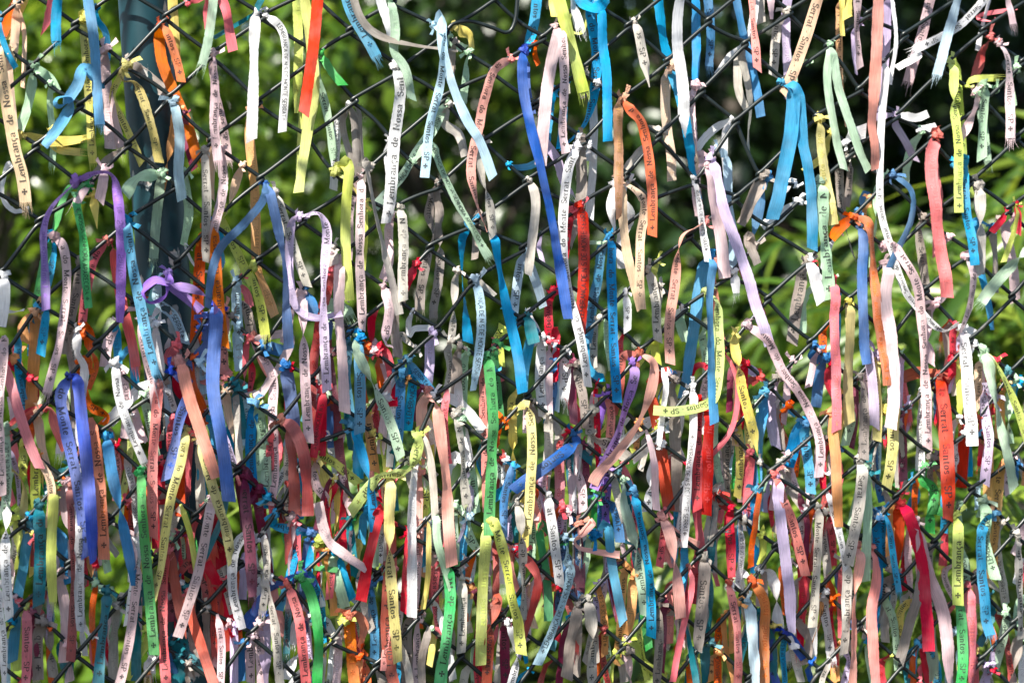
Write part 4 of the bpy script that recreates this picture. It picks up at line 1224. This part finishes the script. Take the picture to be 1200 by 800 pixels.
def parse():
    out, ox, oy = [], 0, 0
    for ln in DATA.strip().splitlines():
        ln = ln.strip()
        if ln.startswith('@'):
            c, r = ln[1:].split(','); ox, oy = int(c) * 300, int(r) * 200; continue
        if not ln or ln.startswith('#'): continue
        strands = []
        for part in ln.split('/'):
            tk = part.split(); m = re.match(r'([A-Z])(\d+)([LSlsCKA]?)n?([fypt]*)n?([fypt]*)$', tk[0])
            pts = []
            for t in tk[1:]:
                a = t.split(','); pts.append((float(a[0]) / 4 + ox, float(a[1]) / 4 + oy, float(a[2]) if len(a) > 2 else 1.0))
            fl = m[4] + m[5]
            strands.append(dict(col=m[1], w=int(m[2]) / 4, text=m[3], f='f' in fl, y='y' in fl, p='p' in fl, t='t' in fl, pts=np.array(pts)))
        out.append(strands)
    return out
RIB = parse()
NREAD = len(RIB)
for q in range(640):                         # more small ends crowd the lower wires than can be told apart
    x = rng.uniform(-10, 1210); y = rng.triangular(330, 640, 800) if x < 1000 else rng.uniform(380, 800)
    L = rng.uniform(35, 105); lean = rng.normal(0, .12); sw = rng.normal(0, 5)
    p0, e = nearest_wire((x, y))
    pts = np.array([[*p0, 1], [p0[0] + lean * L * .4 + sw, p0[1] + L * .4, 1], [p0[0] + lean * L, p0[1] + L, 1]])
    RIB.append([dict(col=rng.choice(list('GGGWPPPKKQRRJMEECCTTNIYHAOOWLSUD')), w=rng.uniform(7.5, 11), text=str(rng.choice(['L', 'S', 'l', 's', '', 'C'])), f=rng.random() < .12, y=rng.random() < .3, p=False, t=False, pts=pts)])
def plen(p): return np.linalg.norm(np.diff(p[:, :2], axis=0), axis=1).sum()
for r in RIB:                                # tie each ribbon to a wire
    p0 = r[0]['pts'][0]; tie = None
    if p0[1] > -6:
        q, e = nearest_wire(p0[:2])
        if e < 7: tie = q
        else:
            up = wire_above(p0[:2], 34)
            if up is not None and p0[1] - up[1] < e * 2.2 + 6: tie = up
            elif e < 30: tie = q
    for s in r:
        s['tie'] = tie
        if s['f'] and not s['t'] and p0[1] > 370 and plen(s['pts']) < 88: s['f'] = False     # down here the wires run in front
        if tie is not None:
            d0 = np.linalg.norm(s['pts'][0][:2] - tie)
            if d0 < 7: s['pts'][0][:2] = tie
            elif d0 < 60: s['pts'] = np.vstack([[*tie, .7], s['pts']])
    r[0]['area'] = sum(plen(s['pts']) * s['w'] for s in r)
order = sorted(range(NREAD), key=lambda k: -RIB[k][0]['area'])
SINGLE = set(order[:300])
# how far each strand stands off the wires: pile up strand on strand, larger ones outermost
grid = {1: np.zeros((70, 100)), 0: np.zeros((70, 100))}
for k in sorted(range(len(RIB)), key=lambda k: RIB[k][0]['area'] + (1e6 if RIB[k][0]['t'] else 0)):
    for s in RIB[k]:
        c = catmull(s['pts'], 6); gi = np.clip((c[:, 1] / 12).astype(int) + 2, 0, 69); gj = np.clip((c[:, 0] / 12).astype(int), 0, 99)
        g = grid[int(s['f'])]; lv = min(g[gi, gj].max() + 1, 7); g[gi, gj] = np.maximum(g[gi, gj], lv)
        if s['t']: lv += 3
        s['d'] = (.0042 + .0030 * lv) * (1 if s['f'] else -1) if s['f'] else -(.0046 + .0028 * (8 - lv))
def smooth_noise(n, scale, amp):
    k = max(4, int(n / scale) + 4); c = rng.normal(0, amp, k); x = np.linspace(1, k - 2, n)
    i = x.astype(int); f = x - i; f = f * f * (3 - 2 * f); i = np.clip(i, 0, k - 2)
    return c[i] * (1 - f) + c[i + 1] * f
def strand_mesh(s):
    """surface of one strand: verts, quads, uv, plus the frame used to lay the text on"""
    C = catmull(s['pts'], 2.4); az, sc = plane_np(C[:, :2]); scale = float(sc.mean()); n = len(C)
    seg = np.linalg.norm(np.diff(az, axis=0), axis=1); S = np.concatenate([[0], np.cumsum(seg)]); tot = S[-1]
    T = np.gradient(az, axis=0); T /= np.linalg.norm(T, axis=1)[:, None] + 1e-9
    side = np.stack([-T[:, 1], T[:, 0]], 1)      # hanging down: side points to image right
    ease = lambda t: np.clip(t, 0, 1) ** 2 * (3 - 2 * np.clip(t, 0, 1))
    lift = ease(S / .012) if s['tie'] is not None else np.ones(n)
    D = s['d'] * (.15 + .85 * lift) if s['tie'] is not None else np.full(n, s['d'])
    D = D + smooth_noise(n, 12, .0013) * lift + smooth_noise(n, 4, .00022)
    wf = np.clip(C[:, 2], .15, 1); ang = np.arccos(np.minimum(wf, .999)) * (1 if rng.random() < .5 else -1)
    dT = np.linalg.norm(np.gradient(T, axis=0), axis=1) / (np.gradient(S) + 1e-9) * (s['w'] * scale); dT = np.convolve(np.pad(dT, 3, mode='edge'), np.ones(7) / 7, 'valid')
    bendf = np.clip(1.25 - .75 * dT, .32, 1)         # where the path turns sharply the ribbon has rolled edge-on
    bendf = np.minimum(1, np.convolve(np.pad(bendf, 2, mode='edge'), np.ones(5) / 5, 'valid'))
    ang = ang + np.arccos(np.minimum(bendf, .999)) * (1 if rng.random() < .5 else -1) * (ang * ang < .05)
    if s['tie'] is not None and tot > .04 and rng.random() < (.17 if s['col'] in 'GUPEWQ' else .08) and not TCODE.get(s['text'], (0, 0, 0))[2]:
        ang = ang + np.pi * ease((S - tot * rng.uniform(.08, .3)) / (.035 + .03 * rng.random())) - np.pi      # a half twist below the knot
    old = 1.5 if s['col'] in 'GUE' else 1.0
    ang = ang + old * smooth_noise(n, 8, .09) + smooth_noise(n, 26, .26) + smooth_noise(n, 60, .34)
    pinch = (.42 + .58 * ease(S / .010)) if s['tie'] is not None else np.ones(n)
    hw = s['w'] * scale * .5 * pinch * .95
    Wd = np.stack([side[:, 0] * np.cos(ang), np.sin(ang), side[:, 1] * np.cos(ang)], 1)      # (a, d, z)
    Nm = np.stack([-side[:, 0] * np.sin(ang), np.cos(ang), -side[:, 1] * np.sin(ang)], 1)
    P = np.stack([az[:, 0], D, az[:, 1]], 1)
    camber = (rng.normal(0, .12) + smooth_noise(n, 10, .12)) * old
    NV = 5; vv = np.linspace(-1, 1, NV)
    slant = 0 if s['p'] else rng.normal(0, .35) * s['w'] * scale * .5
    endw = np.ones(n)
    if s['p']: endw = np.clip((tot - S) / (.022), .02, 1)
    if s['y']: 
        cut = tot - .007; keep = S <= cut
        if keep.sum() < 3: keep[:3] = True
    else: keep = np.ones(n, bool)
    m = int(keep.sum())
    V = P[:m, None] + vv[None, :, None] * (Wd * (hw * endw)[:, None])[:m, None] + (camber * hw)[:m, None, None] * (1 - vv ** 2)[None, :, None] * Nm[:m, None]
    if not s['y']: V[-1] += (vv * slant)[:, None] * np.array([T[-1, 0], 0, T[-1, 1]])
    if rng.random() < .5: V[:, [0, -1]] += rng.normal(0, .00012, (m, 2, 3))
    V = V.reshape(-1, 3); i = np.arange(m - 1)[:, None] * NV + np.arange(NV - 1)[None]
    Q = np.stack([i, i + 1, i + NV + 1, i + NV], -1).reshape(-1, 4)
    uv = np.stack([np.repeat(S[:m] * 1000, NV), np.tile(vv, m) * np.repeat(hw[:m], NV) * 1000], 1)
    if s['y']:                                # loose threads at the torn end
        nt = 15; Ev, Eq, Eu = [], [], []; base = len(V)
        for k in range(nt):
            c = -1 + 2 * (k + .5) / nt; L = .003 + .013 * rng.random() ** 2; dr = rng.normal(0, .22); w0 = rng.uniform(.35, .95) / nt
            for t in (0, .35, .7, 1):
                cc = c + dr * t * t; ctr = P[m - 1] + Wd[m - 1] * hw[m - 1] * cc + np.array([T[m - 1, 0], rng.normal(0, .10), T[m - 1, 1]]) * (L * t - (.0006 if t == 0 else 0))
                ww = w0 * (1 - .75 * t)
                Ev += [ctr - Wd[m - 1] * hw[m - 1] * ww, ctr + Wd[m - 1] * hw[m - 1] * ww]; Eu += [(S[m - 1] * 1000 + L * t * 1000, c * 4)] * 2
            b = base + k * 8; Eq += [[b + 2 * u, b + 2 * u + 1, b + 2 * u + 3, b + 2 * u + 2] for u in range(3)]
        V = np.vstack([V, Ev]); Q = np.vstack([Q, Eq]); uv = np.vstack([uv, Eu]); tot = S[m - 1]
    fr = dict(S=S[:m], P=P[:m], W=(Wd * hw[:m, None] if m == n else Wd[:m] * hw[:m, None]), N=Nm[:m], camber=(camber * hw)[:m], tot=S[m - 1])
    return to_world(V[:, 0], V[:, 1], V[:, 2]), Q, uv, fr
def text_mesh(s, fr):
    key, start, back = TCODE[s['text']]; v, q, total = TEXT[key]
    hw = s['w'] * .5 * (1 / FPX) * DIST; em = hw * 2 * (.74 if key == 'L' else .66) * rng.uniform(.9, 1.06)
    x, y, st = v[:, 0] * em, (v[:, 1] - .36) * em, v[:, 2]
    if key == 'C': x = x * .95
    margin = .004 + rng.uniform(0, .008) if not s['p'] else .02
    if start: S_ = fr['tot'] - margin - x; v_ = -y / hw          # reads upward from the tail's end, letters' tops to image left
    else: S_ = fr['tot'] - margin - (total * em * (.95 if key == 'C' else 1) - x); v_ = y / hw
    if back: v_ = -v_
    v_ = np.clip(v_ + rng.normal(0, .04), -.96, .96)
    ok = (S_ > .012) & (S_ < fr['tot'] - .0005); good = ok[q].all(1)
    if not good.any(): return None
    I = lambda A: np.stack([np.interp(S_, fr['S'], A[:, c]) for c in range(3)], 1)
    Nn = I(fr['N']); cam_ = np.interp(S_, fr['S'], fr['camber'])
    V = I(fr['P']) + I(fr['W']) * v_[:, None] + Nn * (cam_ * (1 - v_ ** 2) + .00022 + st * .00001)[:, None]
    q = q[good]; used = np.unique(q); remap = np.zeros(len(V), int); remap[used] = np.arange(len(used))
    V = V[used]; return to_world(V[:, 0], V[:, 1], V[:, 2]), remap[q]
# knots: crumpled lumps of cloth wound round the wire
def knot_mesh(i):
    """a lump of cloth, three bands wound over it and two short ears"""
    bm = bmesh.new(); bmesh.ops.create_icosphere(bm, subdivisions=2, radius=1)
    r = random.Random(i); ph = [r.uniform(0, 6.28) for _ in range(12)]
    for v in bm.verts:
        x, y, z = v.co
        f = .75 + .22 * math.sin(5 * x + 4 * z + ph[0]) + .17 * abs(math.sin(7 * y - 5 * x + ph[1])) + .14 * math.sin(9 * z + 6 * y + ph[2])
        v.co = (x * f * .0040, y * f * .0044, z * f * .0046)
    def strip(pts, half):
        rows = [(bm.verts.new(p - h), bm.verts.new(p), bm.verts.new(p + h)) for p, h in zip(pts, half)]
        for a, b in zip(rows[:-1], rows[1:]):
            for c in (0, 1): bm.faces.new((a[c], a[c + 1], b[c + 1], b[c]))
    for n in range(3):
        M = Matrix.Rotation(r.uniform(-.9, .9), 3, 'Y') @ Matrix.Rotation(r.uniform(-.6, .6), 3, 'X') @ Matrix.Rotation(r.uniform(-.5, .5), 3, 'Z')
        off = Vector((r.uniform(-.0016, .0016), 0, 0)); pts, half = [], []
        for k in range(21):
            t = 2 * math.pi * k / 20; rad = 1 + .12 * math.sin(3 * t + ph[3 + n]); hw = .0017 + .0007 * math.sin(2 * t + ph[6 + n])
            pts.append(off + M @ Vector((.0006 * math.sin(t + n), .0052 * rad * math.cos(t), .0052 * rad * math.sin(t)))); half.append(M @ Vector((hw, .0005 * math.sin(5 * t), .0004)))
        strip(pts, half)
    for n in range(2):
        a = r.uniform(-1.2, 1.2) + (math.pi if n else 0); L = r.uniform(.003, .009); d = Vector((math.cos(a), -.35, math.sin(a) * .8 - .3)); w = Vector((-d.z, .4, d.x)).normalized() * .0024
        strip([d * (.003 + L * t) + Vector((0, -.0022 * t * t, -.003 * t * t)) for t in (0, .35, .7, 1)], [w * (.5 + .5 * t) for t in (0, .35, .7, 1)])
    me = bpy.data.meshes.new('knot'); bmesh.ops.triangulate(bm, faces=bm.faces[:]); bm.to_mesh(me); bm.free()
    me.uv_layers.new(name='UVMap')
    for p in me.polygons: p.use_smooth = True
    me.materials.append(RMAT['W']); return me
KNOTS = [knot_mesh(i) for i in range(6)]
GROUP = 'votive ribbons tied along the fence'
rest_v, rest_q, rest_u, rest_m, rest_off = [], [], [], [], 0
restmats = {}
def rest_add(v, q, uv, mat):
    global rest_off
    if mat.name not in restmats: restmats[mat.name] = (len(restmats), mat)
    rest_v.append(v); rest_q.append(np.asarray(q) + rest_off); rest_u.append(uv if uv is not None else np.zeros((len(v), 2)))
    rest_m.append(np.full(len(q), restmats[mat.name][0])); rest_off += len(v)
knot_np = []
for me in KNOTS:
    co = np.array([v.co for v in me.vertices]); knot_np.append((co, np.array([tuple(p.vertices) for p in me.polygons])))
restt_v, restt_q, restt_m, restt_off = [], [], [], 0
info = []
for k, r in enumerate(RIB):
    built = [(s, *strand_mesh(s)) for s in r]
    tie = r[0]['tie']
    if tie is not None:
        (ta, tz), = plane_np([tie])[0]; anchor = to_world(ta, .001 if r[0]['f'] else -.001, tz)
    else: anchor = built[0][1][2]
    anchor = np.asarray(anchor, float)
    ks = float(rng.uniform(.7, 1.2)) * (min(1.0, r[0]['w'] / 12)) ; ki = int(rng.integers(0, 6)); kr = rng.uniform(0, 6.28)
    if k in SINGLE:
        root = link('ribbon', None, loc=tuple(anchor))
        for s, v, q, uv, fr in built:
            t = link('strand', mesh_np('strand', v - anchor, q, mats=[RMAT[s['col']]], uv=uv), root)
            if s['text']:
                tm = text_mesh(s, fr)
                if tm: link('lettering', mesh_np('lettering', tm[0] - anchor, tm[1], mats=[INK[s['col'], TCODE[s['text']][2]]], smooth=False), t)
        if tie is not None:
            o = link('knot', KNOTS[ki], root); o.rotation_euler = (0, kr, math.atan(TAN)); o.scale = (ks, ks, ks)
            o.material_slots[0].link = 'OBJECT'; o.material_slots[0].material = RMAT[r[0]['col']]
        info.append((k, root))
    else:
        for s, v, q, uv, fr in built:
            rest_add(v, q, uv, RMAT[s['col']])
            if s['text']:
                tm = text_mesh(s, fr)
                if tm: rest_add(tm[0], tm[1], None, INK[s['col'], TCODE[s['text']][2]])
        if tie is not None and (k < NREAD or k % 4 == 0):
            co, tri = knot_np[ki]; c, sn = math.cos(kr), math.sin(kr)
            w = np.stack([co[:, 0] * c + co[:, 2] * sn, co[:, 1], -co[:, 0] * sn + co[:, 2] * c], 1) * ks * .85 + anchor
            m = RMAT[r[0]['col']]
            if m.name not in restmats: restmats[m.name] = (len(restmats), m)
            restt_v.append(w); restt_q.append(tri + restt_off); restt_m.append(np.full(len(tri), restmats[m.name][0])); restt_off += len(w)
V1 = np.vstack(rest_v); V2 = np.vstack(restt_v); U = np.vstack(rest_u + [np.zeros((len(V2), 2))])
me = mesh_np('ribbon_scraps', np.vstack([V1, V2]), np.vstack(rest_q), np.vstack(restt_q) + len(V1), [m for _, m in sorted(restmats.values(), key=lambda t: t[0])], U, True, np.concatenate(rest_m + restt_m))
tag(link('ribbon_scraps', me), 'countless small ribbon ends and scraps tied between the larger ribbons', 'ribbon', kind='stuff')

# labels: colour, length, lettering, end and hang; then the ribbons it hangs between
def base_label(k, full=True):
    r = RIB[k]; s = max(r, key=lambda s: plen(s['pts'])); L = plen(s['pts']); w = []
    w.append('very long' if L > 190 else 'long' if L > 115 else 'short' if L < 62 else '')
    if s['y']: w.append('frayed')
    elif s['p']: w.append('pointed')
    if len(r) > 1: w.append({2: 'two-tailed', 3: 'three-tailed'}.get(len(r), 'many-tailed'))
    d = s['pts'][-1][:2] - s['pts'][0][:2]; lean = abs(math.degrees(math.atan2(d[0], abs(d[1]) + 1e-6)))
    t = s['text']
    if not full: w.append('lettered' if t and t in 'LS' else 'faintly lettered' if t and t in 'ls' else 'capital-lettered' if t else 'plain')
    elif not t: w.append('plain')
    w.append(COLOURS[s['col']][0]); w.append('ribbon')
    if full and t: w.append('with dark serif lettering' if t in 'LS' else 'with faint reversed lettering' if t in 'ls' else 'with capital lettering')
    if lean > 50: w.append('aslant')
    elif lean > 22: w.append('askew')
    elif full: w.append('hanging straight')
    return ' '.join(x for x in w if x)
IDX = [k for k, _ in info]
CEN = {k: np.mean(np.vstack([catmull(s['pts'], 8)[:, :2] for s in RIB[k]]), 0) for k in IDX}
def neighbours(k, n):
    c = CEN[k]; names = []
    for j in sorted((j for j in IDX if j != k), key=lambda j: abs(CEN[j][0] - c[0]) + .5 * abs(CEN[j][1] - c[1])):
        nm = COLOURS[RIB[j][0]['col']][0]
        if nm not in names: names.append(nm)
        if len(names) == n: break
    return names
from collections import Counter
lab = {k: base_label(k) for k in IDX}
for n in (2, 3):
    cnt = Counter(lab.values())
    for k in [k for k in IDX if cnt[lab[k]] > 1]:
        nb = neighbours(k, n)
        new = base_label(k, False) + (' between %s and %s ones' % tuple(nb) if n == 2 else ' among %s, %s, %s ones' % tuple(nb))
        if len(new.split()) <= 16: lab[k] = new
for k, root in info: tag(root, lab[k], 'ribbon', GROUP)
